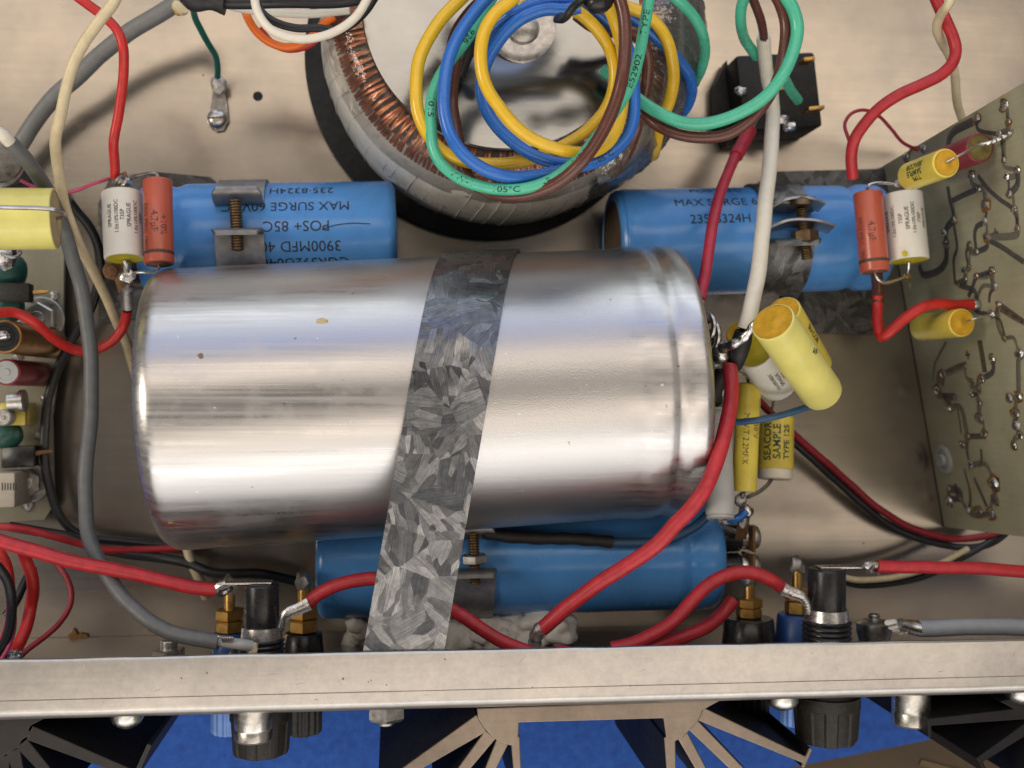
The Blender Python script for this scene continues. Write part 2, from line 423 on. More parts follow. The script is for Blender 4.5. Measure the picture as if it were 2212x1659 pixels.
def box(c, ex, ey, ez, sx, sy, sz, bev=0.0):
    c = Vector(c); ex, ey, ez = Vector(ex).normalized(), Vector(ey).normalized(), Vector(ez).normalized()
    bm = bmesh.new(); bmesh.ops.create_cube(bm, size=1)
    for v in bm.verts: v.co = Vector((v.co.x * sx, v.co.y * sy, v.co.z * sz))
    if bev > 0: bmesh.ops.bevel(bm, geom=bm.edges[:], offset=bev, segments=2, affect='EDGES', profile=0.5)
    bm.verts.index_update()
    V = [c + ex * v.co.x + ey * v.co.y + ez * v.co.z for v in bm.verts]; F = [[v.index for v in f.verts] for f in bm.faces]
    bm.free(); return V, F
def prism(pts, d):
    """closed polygon (list of points) swept by vector d"""
    n = len(pts); P = [Vector(p) for p in pts]; d = Vector(d)
    V = P + [p + d for p in P]
    return V, [list(range(n))[::-1], list(range(n, 2 * n))] + [[i, (i + 1) % n, (i + 1) % n + n, i + n] for i in range(n)]
def spline(P, step=1.0):
    P = [Vector(p) for p in P]
    if len(P) == 2: P = [P[0], (P[0] + P[1]) / 2, P[1]]
    Q = [P[0] * 2 - P[1]] + P + [P[-1] * 2 - P[-2]]
    out = []
    for i in range(1, len(Q) - 2):
        p0, p1, p2, p3 = Q[i - 1:i + 3]
        k = max(2, int((p2 - p1).length / step))
        # centripetal knots
        t1 = max(1e-4, (p1 - p0).length ** .5); t2 = t1 + max(1e-4, (p2 - p1).length ** .5); t3 = t2 + max(1e-4, (p3 - p2).length ** .5)
        for j in range(k):
            t = t1 + (t2 - t1) * j / k
            a1 = p0 * ((t1 - t) / t1) + p1 * (t / t1)
            a2 = p1 * ((t2 - t) / (t2 - t1)) + p2 * ((t - t1) / (t2 - t1))
            a3 = p2 * ((t3 - t) / (t3 - t2)) + p3 * ((t - t2) / (t3 - t2))
            b1 = a1 * ((t2 - t) / t2) + a2 * (t / t2)
            b2 = a2 * ((t3 - t) / (t3 - t1)) + a3 * ((t - t1) / (t3 - t1))
            out.append(b1 * ((t2 - t) / (t2 - t1)) + b2 * ((t - t1) / (t2 - t1)))
    out.append(P[-1]); return out
def sweep(path, rad, sides=14, cap=True, flat=1.0):
    """tube along path; rad number or function of 0..1; flat squashes it along the second axis"""
    n = len(path); V, F = [], []
    t0 = (path[1] - path[0]).normalized(); _, nv, _ = frame(t0)
    for i, p in enumerate(path):
        t = (path[min(i + 1, n - 1)] - path[max(i - 1, 0)]).normalized()
        nv = (nv - t * nv.dot(t)).normalized(); bv = t.cross(nv)
        r = rad(i / (n - 1)) if callable(rad) else rad
        for k in range(sides):
            a = 2 * math.pi * k / sides
            V.append(p + nv * (math.cos(a) * r * flat) + bv * (math.sin(a) * r))
    for i in range(n - 1):
        for k in range(sides):
            l = (k + 1) % sides
            F.append([i * sides + k, i * sides + l, (i + 1) * sides + l, (i + 1) * sides + k])
    if cap:
        F.append(list(range(sides))[::-1]); F.append([(n - 1) * sides + k for k in range(sides)])
    return V, F
def pts(seq, z=None):
    out = []
    for q in seq:
        out.append(U(q[0], q[1], q[2] if len(q) > 2 else z))
    return out
def zint(seq):
    """fill missing heights of (u, v[, z]) points by linear interpolation"""
    n = len(seq); known = [i for i, q in enumerate(seq) if len(q) > 2]
    out = []
    for i, q in enumerate(seq):
        if len(q) > 2: out.append(q); continue
        lo = max([k for k in known if k < i], default=known[0]); hi = min([k for k in known if k > i], default=known[-1])
        z = seq[lo][2] if hi == lo else seq[lo][2] + (seq[hi][2] - seq[lo][2]) * (i - lo) / (hi - lo)
        out.append((q[0], q[1], z))
    return out
def hash_(q): return int(abs(q[0] * 7.3 + q[1] * 3.1) * 10)
def wire(name, seq, w, mat, label=None, cat='wire', parent=None, group=None, sides=14, step=1.0, part=None):
    q = zint(seq); path = spline(pts(q), step)
    sd = (hash_(seq[0]) % 97) * 1.37
    path = [p + Vector((noise.noise(p * .09 + Vector((sd, 0, 0))), noise.noise(p * .09 + Vector((0, sd, 7))), 0)) * .35 for p in path]
    mid = path[len(path) // 2]
    r = pr(w * 1.06, mid)
    # slight natural unevenness of drawn insulation
    o = mk(name, sweep(path, lambda f: r * (1 + .035 * noise.noise(Vector((f * len(path) * .12, sd, 3)))), sides), mat, parent, label, cat if parent is None else None, group)
    o_path[o.name] = (path, r)
    return o
o_path = {}
def lump(c, r, sc=(1, 1, 1), rough=0.25, seed=0, sub=2, freq=1.5):
    bm = bmesh.new(); bmesh.ops.create_icosphere(bm, subdivisions=sub, radius=1)
    V = []
    for v in bm.verts:
        k = 1 + rough * noise.noise(v.co * freq + Vector((seed * 3.1, seed * 1.7, 5)))
        V.append(Vector(c) + Vector((v.co.x * sc[0], v.co.y * sc[1], v.co.z * sc[2])) * (r * k))
    bm.verts.index_update(); F = [[v.index for v in f.verts] for f in bm.faces]; bm.free(); return V, F

FC = {}
def glyphs(s, size, align='CENTER', bold=0.0):
    k = (s, align, bold)
    if k not in FC:
        cu = bpy.data.curves.new('t', 'FONT'); cu.body = s; cu.size = 1.0; cu.align_x = align; cu.align_y = 'CENTER'
        cu.resolution_u = 3; cu.offset = bold
        ob = bpy.data.objects.new('t', cu); me = bpy.data.meshes.new_from_object(ob)
        bm = bmesh.new(); bm.from_mesh(me); bmesh.ops.triangulate(bm, faces=bm.faces); bm.verts.index_update()
        FC[k] = ([v.co.copy() for v in bm.verts], [[v.index for v in f.verts] for f in bm.faces])
        bm.free(); bpy.data.objects.remove(ob); bpy.data.curves.remove(cu); bpy.data.meshes.remove(me)
    V, F = FC[k]
    return [v * size for v in V], F
def cyltext(s, size, A, ax, R, along, off, rev=False, bold=0.0, wide=1.0, slant=0.0, align='CENTER', lift=0.07):
    """print on a cylinder: along = mm from A, off = sideways distance of the line seen from above (+ = letters' up)"""
    ax = Vector(ax).normalized()
    mid = Vector(A) + ax * along
    n = (CP - mid); n = (n - ax * n.dot(ax)).normalized()
    x = -ax if rev else ax
    up = n.cross(x); phi0 = math.asin(max(-0.98, min(0.98, off / R)))
    V, F = glyphs(s, size, align, bold)
    out = []
    for p in V:
        a = phi0 + p.y / R
        out.append(mid + x * (p.x * wide + p.y * slant) + (n * math.cos(a) + up * math.sin(a)) * (R + lift))
    return out, F
def flattext(s, size, c, x, up, lift=0.05, bold=0.0, align='CENTER'):
    V, F = glyphs(s, size, align, bold); x, up = Vector(x).normalized(), Vector(up).normalized(); n = x.cross(up)
    return [Vector(c) + x * p.x + up * p.y + n * lift for p in V], F
def wiretext(s, size, obj, uv, wide=1.0):
    """print along a wire, centred on the path point nearest to the picture point uv"""
    path, r = o_path[obj.name]
    acc = [0.0]
    for a, b in zip(path, path[1:]): acc.append(acc[-1] + (b - a).length)
    def proj(p):
        q = CR.transposed() @ (p - CP); return Vector((IW / 2 - q.x / q.z * FPX, IH / 2 + q.y / q.z * FPX))
    i0 = min(range(len(path)), key=lambda i: (proj(path[i]) - Vector(uv)).length)
    V, F = glyphs(s, size); out = []
    for p in V:
        s_ = acc[i0] + p.x * wide
        i = max(0, min(len(path) - 2, next((k for k in range(len(acc) - 1) if acc[k + 1] > s_), len(path) - 2)))
        f = (s_ - acc[i]) / max(1e-6, acc[i + 1] - acc[i])
        c = path[i].lerp(path[i + 1], f)
        t = (path[min(i + 2, len(path) - 1)] - path[max(i - 1, 0)]).normalized()
        n = CP - c; n = (n - t * n.dot(t)).normalized(); up = n.cross(t); a = p.y / r
        out.append(c + (n * math.cos(a) + up * math.sin(a)) * (r + 0.05))
    return out, F
def ribbon(path, half, wvec, th, nvecs=None):
    """flat strip along path, wvec = across direction, th = thickness (outwards along nvecs)"""
    V, F = [], []; n = len(path)
    for i, p in enumerate(path):
        t = (path[min(i + 1, n - 1)] - path[max(i - 1, 0)]).normalized()
        wv = Vector(wvec); nn = nvecs[i] if nvecs else t.cross(wv).normalized()
        for sx, sn in ((-1, 0), (1, 0), (1, 1), (-1, 1)): V.append(p + wv * (half * sx) + nn * (th * sn))
    for i in range(n - 1):
        for k in range(4):
            l = (k + 1) % 4; F.append([i * 4 + k, i * 4 + l, i * 4 + 4 + l, i * 4 + 4 + k])
    F.append([3, 2, 1, 0]); m = (n - 1) * 4; F.append([m, m + 1, m + 2, m + 3])
    return V, F
def thread(a, b, r, pitch=0.9, depth_=0.35, seg=20):
    a, b = Vector(a), Vector(b); L = (b - a).length; n = max(2, int(L / pitch)); p = [(0, 0), (0, r - depth_)]
    for i in range(n):
        h = L * i / n; d = L / n
        p += [(h + d * .3, r), (h + d * .55, r), (h + d * .85, r - depth_)]
    return lathe(a, b - a, p + [(L, r - depth_), (L, 0)], seg)

# ================================================================== chassis, table, cloth
ZF = 82.0                                            # height of the front flange
PO = U(0, 1562, ZF); E1 = (U(2212, 1503, ZF) - PO).normalized(); E2 = Vector((-E1.y, E1.x, 0))
def PF(s, t, z): return PO + E1 * s + E2 * t + UP * (z - ZF)
fl = PF(-60, 1.6, 0)
chassis = thing('amplifier_chassis', 'open aluminium amplifier chassis with a folded front flange', 'chassis', PF(150, 0, 0))
mk('base_plate', prism([PF(-40, 1.7, -1.6), PF(330, 1.7, -1.6), PF(330, 330, -1.6), PF(-40, 330, -1.6)], UP * 1.6), 'floor_aluminium', chassis, smooth=False)
prof = [(1.6, -1.6), (0, -1.6)]
for i in range(9):
    a = math.pi / 2 * i / 8; prof.append((3.0 - 3.0 * math.cos(a), ZF - 3.0 + 3.0 * math.sin(a)))
FW = 14.4
prof += [(FW - 0.4, ZF), (FW, ZF - 0.4), (FW, ZF - 1.6)]
for i in range(6):
    a = math.pi / 2 * (1 - i / 5); prof.append((3.0 - 1.4 * math.cos(a), ZF - 3.0 + 1.4 * math.sin(a)))
V, F = [], []; ns = 120
for k in range(ns + 1):
    for (t, z) in prof: V.append(PF(-40 + 370 * k / ns, t + (.16 * noise.noise(Vector((k * .31, 2, z * .02))) if t > 8 else .05 * noise.noise(Vector((k * .5, 7, 1)))), z + (.10 * noise.noise(Vector((k * .23, t * .2, 5))) if z > 60 else 0)))
m_ = len(prof)
for k in range(ns):
    for j in range(m_):
        l = (j + 1) % m_; F.append([k * m_ + j, k * m_ + l, (k + 1) * m_ + l, (k + 1) * m_ + j])
fp = mk('front_panel', (V, F), 'flange_aluminium', chassis)
# thin score line along the flange and a few scratches cut by tools
mk('score_line', prism([PF(-38, 5.0, ZF + .13), PF(328, 5.0, ZF + .13), PF(328, 5.1, ZF + .13), PF(-38, 5.1, ZF + .13)], UP * .01), 'cork_brown', fp, smooth=False)
V, F = [], []
for k in range(34):
    s, t = random.uniform(5, 260), random.uniform(3.4, 13.6); L = random.uniform(.5, 3.2) * (1 if k < 40 else 1.8); a = random.uniform(-.9, .9) + (0.9 if k % 3 else 0)
    d = Vector((math.cos(a), math.sin(a))) * L / 2; w = random.uniform(.04, .09); nrm = Vector((-math.sin(a), math.cos(a))) * w
    q = []
    for (sx, sy) in ((-1, 0), (0, 1), (1, 0), (0, -1)):
        e = d * sx + nrm * sy; q.append(PF(s + e.x, min(14, max(3.1, t + e.y)), ZF + .14))
    n = len(V); V += q; F.append([n, n + 1, n + 2, n + 3])
mk('scratch', (V, F), 'bright_mark', fp, kind='stuff', smooth=False)
# holes in the base plate
for (u, v, w) in ((557, 208, 21), (175, 273, 18), (1800, 1380, 5), (1690, 1000, 5)):
    c = U(u, v, 0); mk('drilled_hole', cyl(c + UP * .02, c + UP * .04, pr(w, c), 0, 0), 'rubber' if w > 19 else 'cork_brown', chassis, smooth=False)
# ground lug screw
table = mk('table', prism([(-600, -600, -26), (600, -600, -26), (600, 600, -26), (-600, 600, -26)], UP * 6), 'wood', kind='structure', smooth=False)
mk('plank', prism([U(1990, 1640, -19.9), U(2212, 1700, -19.9), U(2212, 1712, -19.9), U(1985, 1652, -19.9)], UP * .4), 'light_wood', table, smooth=False)
V, F = [], []; nx, ny = 90, 60
ca, cb = U(1640, 1668, -19), U(2060, 1585, -19); ed = (cb - ca).normalized(); en = Vector((-ed.y, ed.x, 0))
for j in range(ny + 1):
    for i in range(nx + 1):
        p = ca + ed * (-420 + 700 * i / nx) + en * (260 * j / ny)
        V.append(p + UP * (1.0 + 0.9 * noise.noise(p * 0.018) + 0.25 * noise.noise(p * .07)))
for j in range(ny):
    for i in range(nx): a = j * (nx + 1) + i; F.append([a, a + 1, a + nx + 2, a + nx + 1])
mk('cloth', (V, F), 'blue_cloth', label='blue woven cloth spread on the table under the chassis', cat='cloth')

# ================================================================== big silver capacitor and its strap
ZC, RC = 42.0, 38.0
CA = U(347, 886, ZC + 4); CA.z = ZC; CB = U(1470, 821, ZC + 4); CB.z = ZC
CX = (CB - CA).normalized(); CL = (CB - CA).length; CFV = CX.cross(UP)      # towards the front
cap = thing('can_capacitor', 'big silver aluminium can capacitor lying across the middle under a strap', 'capacitor', CA)
gx = CL * .890; g2 = CL * .940
prof = [(1.2, 0), (1.2, RC - 4.2), (0.2, RC - 3.6), (0.0, RC - 2.8), (0.5, RC - 1.9), (1.5, RC - 1.2), (2.6, RC - .5), (4.0, RC - .06), (5.5, RC)]
prof += [(5.5 + (gx - 10.5) * k / 24, RC) for k in range(1, 25)]
prof += [(gx - 3.4, RC - .03), (gx - 2.0, RC + .06), (gx - .8, RC + .26), (gx + .4, RC + .4), (gx + 1.8, RC + .42), (g2 - 3.4, RC + .4), (g2 - 2.2, RC + .24), (g2 - 1.0, RC - .2), (g2 + .2, RC - .42), (g2 + 1.4, RC - .2), (g2 + 2.6, RC + .2), (g2 + 3.6, RC + .28)]
prof += [(CL - 2.6, RC + .25), (CL - 1.6, RC), (CL - .7, RC - .5), (CL - .15, RC - 1.2), (CL, RC - 2.0), (CL - .5, RC - 2.8), (CL - 2.0, RC - 3.2), (CL - 2.4, RC - 4.2)]
def dent(a, h): return 1 + 0.0011 * noise.noise(Vector((math.cos(a) * 2.2, math.sin(a) * 2.2, h * 0.03))) + 0.0004 * noise.noise(Vector((math.cos(a) * 9, math.sin(a) * 9, h * 0.12)))
can = mk('can', lathe(CA, CX, prof, 160, dent), 'can_aluminium', cap, angle=60)
mk('end_disc', cyl(CA + CX * (CL - 4.2), CA + CX * (CL - 2.2), RC - 3.6, 0, .3, 64), 'black_plastic', cap)
def onCan(s, th, dr=0.0):                             # th = degrees from the ridge, + towards the front
    a = R_(th); return CA + CX * s + (UP * math.cos(a) + CFV * math.sin(a)) * (RC + dr)
# resin drop and glue marks left on the can
mk('resin_drop', lump(onCan((652 - 330) / 1105 * CL + 4, -31, .1), 1.0, (1.5, .8, .4), .5, 2), 'tan_epoxy', can)
mk('rust_speck', lump(onCan(5.5, 47, .05), .55, (1.5, .8, .5), .5, 3), 'rusty', can)
# fine tool scratches and handling nicks
V, F = [], []
for k in range(190):
    s = 5.6 + abs(random.gauss(0, 26)) if k < 130 else random.uniform(6, 110); th = random.uniform(-58, 62)
    if s > gx - 8: continue
    a = random.gauss(0.12, .10) if k % 3 else random.uniform(-1.5, 1.5); L = random.uniform(.8, 7.0) if k % 3 else random.uniform(.3, 1.5); w = random.uniform(.008, .02)
    ds, dt = math.cos(a) * L / 2, math.sin(a) * L / 2 / RC * 57.3; ws, wt = -math.sin(a) * w, math.cos(a) * w / RC * 57.3
    q = [onCan(s - ds, th - dt, .05), onCan(s + ws, th + wt, .05), onCan(s + ds, th + dt, .05), onCan(s - ws, th - wt, .05)]
    n = len(V); V += q; F.append([n, n + 1, n + 2, n + 3])
mk('nick', (V, F), 'nick_metal', can, kind='stuff', smooth=False)

s_r = (968 - 347) / 1105 * CL
s_r = (U(968, 853, ZC + RC) - CA).dot(CX)
s_b = (U(1021, 556, ZC + 14) - CA).dot(CX) + 5.0
path, nv = [], []
path.append(CA + CX * (s_b + 1) - CFV * (RC + .5) + UP * (-ZC + 1)); nv.append(-CFV)
for k in range(41):
    th = -92 + 93 * k / 40; f = (th + 92) / 92
    path.append(onCan(s_b + (s_r - s_b) * min(1, max(0, f)), th, .35)); a = R_(th); nv.append(UP * math.cos(a) + CFV * math.sin(a))
pe = U(864, 1450, ZF - 2.2)
p0 = path[-1]
for k in range(1, 13): path.append(p0.lerp(pe, k / 12)); nv.append((UP + CFV * .03).normalized())
strap = mk('galvanised_strap', ribbon(path, 9.9, CX, .8, nv), 'galvanised', label='spangled galvanised steel strap running over the big silver can to the flange', cat='strap', origin=pe, angle=25)
cutoff = 1

# ================================================================== blue electrolytic capacitors with clamps
def axis(u1, v1, u2, v2, z):
    A, B = U(u1, v1, z), U(u2, v2, z); return A, B, (B - A).normalized(), (B - A).length
RB = 16.4
def blue_cap(label, u1, v1, u2, v2, z, texts, rev, groove='right', end_mat=None):
    A, B, X, L = axis(u1, v1, u2, v2, z)
    t = thing('electrolytic_capacitor', label, 'capacitor', (A.x, A.y, 0))
    p = [(0, 0), (0, RB - 2.5), (.3, RB - 1.4), (1.2, RB - .4), (2.6, RB)]
    g = [(L - 15, RB), (L - 13, RB - .1), (L - 11.5, RB - .7), (L - 10.2, RB - .9), (L - 9, RB - .6), (L - 7.5, RB + .15)]
    p += [(2.6 + (L - 19) * k / 12, RB) for k in range(1, 13)] + g + [(L - 3, RB + .1), (L - 1.2, RB - .4), (L - .3, RB - 1.4), (L, RB - 2.5), (L, 0)]
    if groove == 'left': p = [(L - h, r) for h, r in p][::-1]
    body = mk('sleeve', lathe(A, X, p, 64, lambda a, h: 1 + .002 * noise.noise(Vector((math.cos(a) * 3, math.sin(a) * 3, h * .12)))), 'blue_sleeve', t, angle=60)
    for (s, size, u, v, al, wide) in texts:
        c = onplane(u, v, A + UP * (RB * .8), UP)
        along = (c - A).dot(X)
        # sideways place of the line: intersect the view ray with the cylinder
        mid = A + X * along; n = (CP - mid); n = (n - X * n.dot(X)).normalized(); x = -X if rev else X; up = n.cross(x)
        d = ray(u, v).normalized(); oc = CP - A
        dp = d - X * d.dot(X); op = oc - X * oc.dot(X)
        a_, b_, c_ = dp.dot(dp), 2 * dp.dot(op), op.dot(op) - RB * RB; disc = b_ * b_ - 4 * a_ * c_
        if disc > 0:
            h = CP + d * ((-b_ - math.sqrt(disc)) / (2 * a_)); along = (h - A).dot(X); off = (h - A).dot(up)
        else: off = .97 * RB * (1 if (c - mid).dot(up) > 0 else -1)
        mk('printed_text', cyltext(s, size, A, X, RB, along, off, rev, 0.0, wide, align=al), 'ink', body, smooth=False)
    return t, A, X, L, body
def clamp(t, A, X, L, along, width, mat, gap_angle=0, bolt=None, ear=5.5, head='front'):
    """sheet band round a lying can, two ears standing up, a bolt through them; gap_angle = degrees of the gap from the top (+ front)"""
    F_ = X.cross(UP); C = A + X * along; r = RB + .12
    hg = 15
    pth, nv = [], []
    for k in range(49):
        th = R_(gap_angle + hg + (360 - 2 * hg) * k / 48)
        d = UP * math.cos(th) + F_ * math.sin(th); pth.append(C + d * r); nv.append(d)
    band = mk('clamp_band', ribbon(pth, width / 2, X, .9, nv), mat, t, angle=30)
    for sgn in (-1, 1):
        th = R_(gap_angle + sgn * hg); d = UP * math.cos(th) + F_ * math.sin(th); tv = (F_ * math.cos(th) - UP * math.sin(th)) * sgn
        base = C + d * r
        q = [base, base + d * 1.0 - tv * .5, base + d * 2.4 - tv * .9, base + d * ear - tv * .6, base + d * (ear + .8) + tv * .3]
        pp = spline(q, .5)
        V, Fc = [], []
        n = len(pp)
        for i, p in enumerate(pp):
            f = i / (n - 1); hw = width / 2 * (1.0 if f < .75 else 1 - 1.1 * (f - .75) ** 1.3)
            for sx, sn in ((-1, 0), (1, 0), (1, 1), (-1, 1)): V.append(p + X * (hw * sx) - tv * (.9 * sn) * -1)
        for i in range(n - 1):
            for k in range(4):
                l = (k + 1) % 4; Fc.append([i * 4 + k, i * 4 + l, i * 4 + 4 + l, i * 4 + 4 + k])
        Fc += [[3, 2, 1, 0], [(n - 1) * 4 + k for k in range(4)]]
        mk('clamp_ear', (V, Fc), mat, t, angle=30)
    return C, F_

# --- left rear
bl, A, X, L, body = blue_cap('blue electrolytic capacitor with upside-down print left of the toroid', 312, 522, 857, 511, 18,
    [('235·8324H', 4.1, 651, 411, 'CENTER', 1.0), ('MAX SURGE 60VDC', 4.1, 617, 445, 'CENTER', 1.0), ('POS+ 85C', 4.3, 640, 487, 'CENTER', 1.0), ('3900MFD 40V', 4.3, 640, 531, 'CENTER', 1.0), ('CGR392U040', 4.3, 660, 566, 'CENTER', 1.0)], True, 'left')
al = (U(521, 480, 30) - A).dot(X)
C, F_ = clamp(bl, A, X, L, al, 13.6, 'sheet_zinc', -13, ear=6)
zc = 18 + RB + 2.0
mk('clamp_bolt', thread(U(508, 432, zc + 2), U(514, 541, zc + 2), 1.75, .75, .3), 'bronze_screw', bl)
mk('pen_mark', sweep(spline([p + UP * 0.0 for p in [A + X * ((U(u, v, 33) - A).dot(X)) + (lambda h: h)(Vector((0, 0, 0))) + (U(u, v, 33) - A - X * (U(u, v, 33) - A).dot(X)).normalized() * (RB + .05) for (u, v) in ((696, 498), (712, 492), (730, 488), (760, 485), (800, 486))]], .4), .14, 6), 'ink', body)
mk('base_bracket', prism([U(330, 372, 1), U(455, 384, 1), U(472, 398, 1), U(480, 660, 1), U(215, 700, 1), U(214, 440, 1), U(240, 385, 1)], UP * 1.2), 'dull_galvanised', bl, smooth=False)
# terminals of this capacitor, seen left of the can
tb = A - X * 0.2
mk('terminal_block', cyl(A - X * 3.0, A + X * .2, RB - 3, .4, 0, 40), 'black_plastic', bl)
for (u, v, z) in ((262, 596, 34), (268, 408, 30)):
    c = U(u, v, z); mk('terminal_lug', box(c, (.35, -1, 0), (1, .35, 0), UP, 9, 4.2, .8, .3), 'rusty', bl)
mk('terminal_screw', join(cyl(U(242, 585, 30), U(242, 585, 37), 1.6, .2, .5), cyl(U(242, 585, 34), U(242, 585, 35), 2.5, .2, .2)), 'rusty', bl)
mk('lug_tail', sweep(spline(pts([(274, 566, 42), (276, 590, 42), (279, 605, 40), (276, 620, 38), (274, 648, 36), (275, 668, 35)]), .6), lambda f: 1.1 if f < .4 else (1.6 if f > .6 else .9), 10), 'dull_solder', bl)
mk('solder_joint', lump(U(275, 596, 42), 1.6, (1.3, 1.2, .8), .5, 8), 'solder', bl)
mk('solder_joint', lump(U(276, 640, 36), 1.3, (.9, 1.9, .8), .4, 9), 'dull_solder', bl)
mk('solder_joint', lump(U(268, 393, 42), 1.5, (1.5, .9, .8), .5, 10), 'dull_solder', bl)

# --- right rear
br, A, X, L, body = blue_cap('blue electrolytic capacitor with a bare brown end right of the toroid', 1326, 527, 1895, 513, 18,
    [('POS+85C', 4.0, 1545, 412, 'CENTER', 1.0), ('MAX SURGE 60', 4.1, 1554, 437, 'CENTER', 1.0), ('235-8324H', 4.1, 1557, 473, 'CENTER', 1.0)], False, 'right')
mk('open_end', cyl(A - X * .25, A + X * .5, RB - 3.0, .2, 0, 40), 'cork_brown', br)
mk('end_rim', lathe(A - X * .7, X, [(.2, RB - 3.1), (0, RB - 2.6), (0, RB - 1.6), (.5, RB - .8), (1.6, RB - .2), (1.6, RB - 3.1)], 48), 'blue_sleeve', br)
al = (U(1694, 500, 30) - A).dot(X)
C, F_ = clamp(br, A, X, L, al, 14.5, 'grey_galvanised', -6, ear=6.5)
zb = 18 + RB + 4.0
bo = thing('clamp_screw', 'round-headed bronze screw with hex nut on the right rear clamp', 'screw', U(1732, 480, zb))
mk('head', lathe(U(1731, 444, zb + 2.2), (U(1731, 424, zb + 2.2) - U(1731, 444, zb + 2.2)), [(0, 0), (0, 3.1), (.6, 3.1), (1.6, 2.6), (2.3, 1.6), (2.6, .6), (2.6, 0)], 28), 'bronze_screw', bo)
mk('shank', thread(U(1731, 450, zb), U(1744, 560, zb), 1.7, .75, .3), 'bronze_screw', bo)
mk('nut', hexn(U(1738, 499, zb), U(1739, 524, zb), 4.0), 'bronze_screw', bo, angle=25)
for (u, v, hw, sk) in ((1716, 447, 60, 2), (1722, 492, 74, 5)):
    a, b = U(u - hw, v + 8, zb - 2.5), U(u + hw, v - 4 + sk, zb + .5)
    mk('flange_ear', ribbon(spline([a, a.lerp(b, .3) + Vector((0, 2.0, 1.5)), a.lerp(b, .7) + Vector((0, 1.6, 1.5)), b], .8), 2.9, Vector((0, .25, 1)).normalized(), .7), 'steel', bo, angle=30)
mk('base_bracket', prism([U(1668, 372, 1), U(1905, 366, 1), U(1925, 392, 1), U(1890, 722, 1), U(1702, 718, 1), U(1690, 640, 1), U(1645, 420, 1), U(1642, 392, 1)], UP * 1.2), 'dull_galvanised', br, smooth=False)

# --- front
bf, A, X, L, body = blue_cap('blue electrolytic capacitor lying in front of the silver can', 688, 1216, 1540, 1198, 18, [], False, 'right')
al = (U(1020, 1200, 30) - A).dot(X)
C, F_ = clamp(bf, A, X, L, al, 12.5, 'sheet_zinc', -14, ear=6.5)
zb = 18 + RB + 3.2
mk('clamp_bolt', thread(U(1022, 1150, zb), U(1027, 1262, zb), 1.6, .75, .3), 'bronze_screw', bf)
mk('clamp_nut', hexn(U(1024, 1197, zb), U(1025, 1217, zb), 3.8), 'steel', bf, angle=25)
mk('black_sleeve', sweep(spline(pts([(985, 1140, 36), (1030, 1147, 36.5), (1085, 1158, 37), (1160, 1163, 37.5), (1235, 1164, 37), (1322, 1171, 36)]), .8), lambda f: 1.1 if f < .18 else 1.75 + .12 * math.sin(f * 40), 12), 'black_tape', bf)
mk('grey_lead', sweep(spline(pts([(1316, 1172, 36), (1380, 1172, 36), (1440, 1166, 37), (1500, 1138, 38), (1532, 1110, 38)]), .8), 1.45, 12), 'slate_blue_pvc', bf)
for (dv, dz) in ((-22, 6), (40, 6)):
    c = U(1578, 1184 + dv, 20 + dz); e = U(1600, 1183 + dv, 20 + dz)
    mk('terminal_bush', cyl(c - X * 9, e - X * .6, 4.2, 0, .5), 'black_plastic', bf)
    mk('terminal_stud', cyl(e - X * .5, e + X * 1.8, 3.6, .4, .4), 'zinc', bf)
    mk('terminal_tab', box(e + X * 2.4, X, X.cross(UP), UP, .9, 7.5, 11, .2), 'rusty', bf)
    mk('terminal_screw', lathe(e + X * 2.9, X, [(0, 0), (0, 3.9), (1.0, 3.9), (2.2, 3.3), (2.8, 2.2), (3.0, 0)], 24), 'zinc', bf)

# silicone glue under the front capacitor
V = join(*[lump(U(985 + 8.5 * k + random.uniform(-6, 6), 1362 + random.uniform(-22, 26), 20 + random.uniform(-3, 4)), random.uniform(2.4, 5.4), (1.15, 1, .9), .6, k, 3) for k in range(28)],
         *[lump(U(1185 + 12 * k, 1362 + 5 * k, 20), 3.0 - .3 * k, (1.3, .8, .8), .5, 30 + k) for k in range(4)])
mk('silicone_glue', V, 'silicone', label='lumpy white silicone glue along the front blue capacitor', cat='glue', angle=80)
V = join(*[lump(U(768 + random.uniform(-10, 14), 1350 + 10 * k, 22 - 2 * k), 2.6 + .25 * k, (.9, 1.1, .9), .5, 50 + k) for k in range(5)])
mk('silicone_glue', V, 'silicone', label='small white silicone blob left of the strap end', cat='glue', angle=80)

# ================================================================== small film capacitors in pairs
def film_cap(name, label, a, b, w, mat, end_mat=None, end2=None, fa=.5, fb=.5, parent=None, group=None, oval=None, cat='capacitor'):
    A = a if isinstance(a, Vector) else U(*a); B = b if isinstance(b, Vector) else U(*b); ax = (B - A); R = pr(w, (A + B) / 2)
    t = thing(name, label, cat, A.lerp(B, .5), group)
    L = ax.length
    o = mk('body', lathe(A, ax, [(0, R - fa)] + rcyl(L, R, fa, fb)[2:-2] + [(L, R - fb)], 40), mat, t, angle=50)
    for k, (m, P, d) in enumerate(((end_mat, A, -1), (end2 or end_mat, B, 1))):
        x = ax.normalized() * d
        mk('end_seal', lathe(P - x * .8, x, [(0, R - .25), (.62, R - .25), (.68, R - .5), (.5, R * .75), (.62, R * .3), (.85, .8), (.85, 0)], 36), m or mat, t, angle=60)
    return t, A, B, ax.normalized(), R, o
def lead(t, seq, r=.42, mat='tinned', name='lead'):
    return mk(name, sweep(spline(pts(zint(seq)), .5), r, 8), mat, t)
def printing(body, A, B, X, R, lines, mat='ink', rev=True, bold=.004, slant=0.0):
    """lines = (text, size, along fraction, sideways offset as share of the radius)"""
    L = (B - A).length
    for (s, size, f, o) in lines:
        mk('printed_text', cyltext(s, size, A, X, R, L * f, o * R, rev, bold, slant=slant), mat, body, smooth=False)
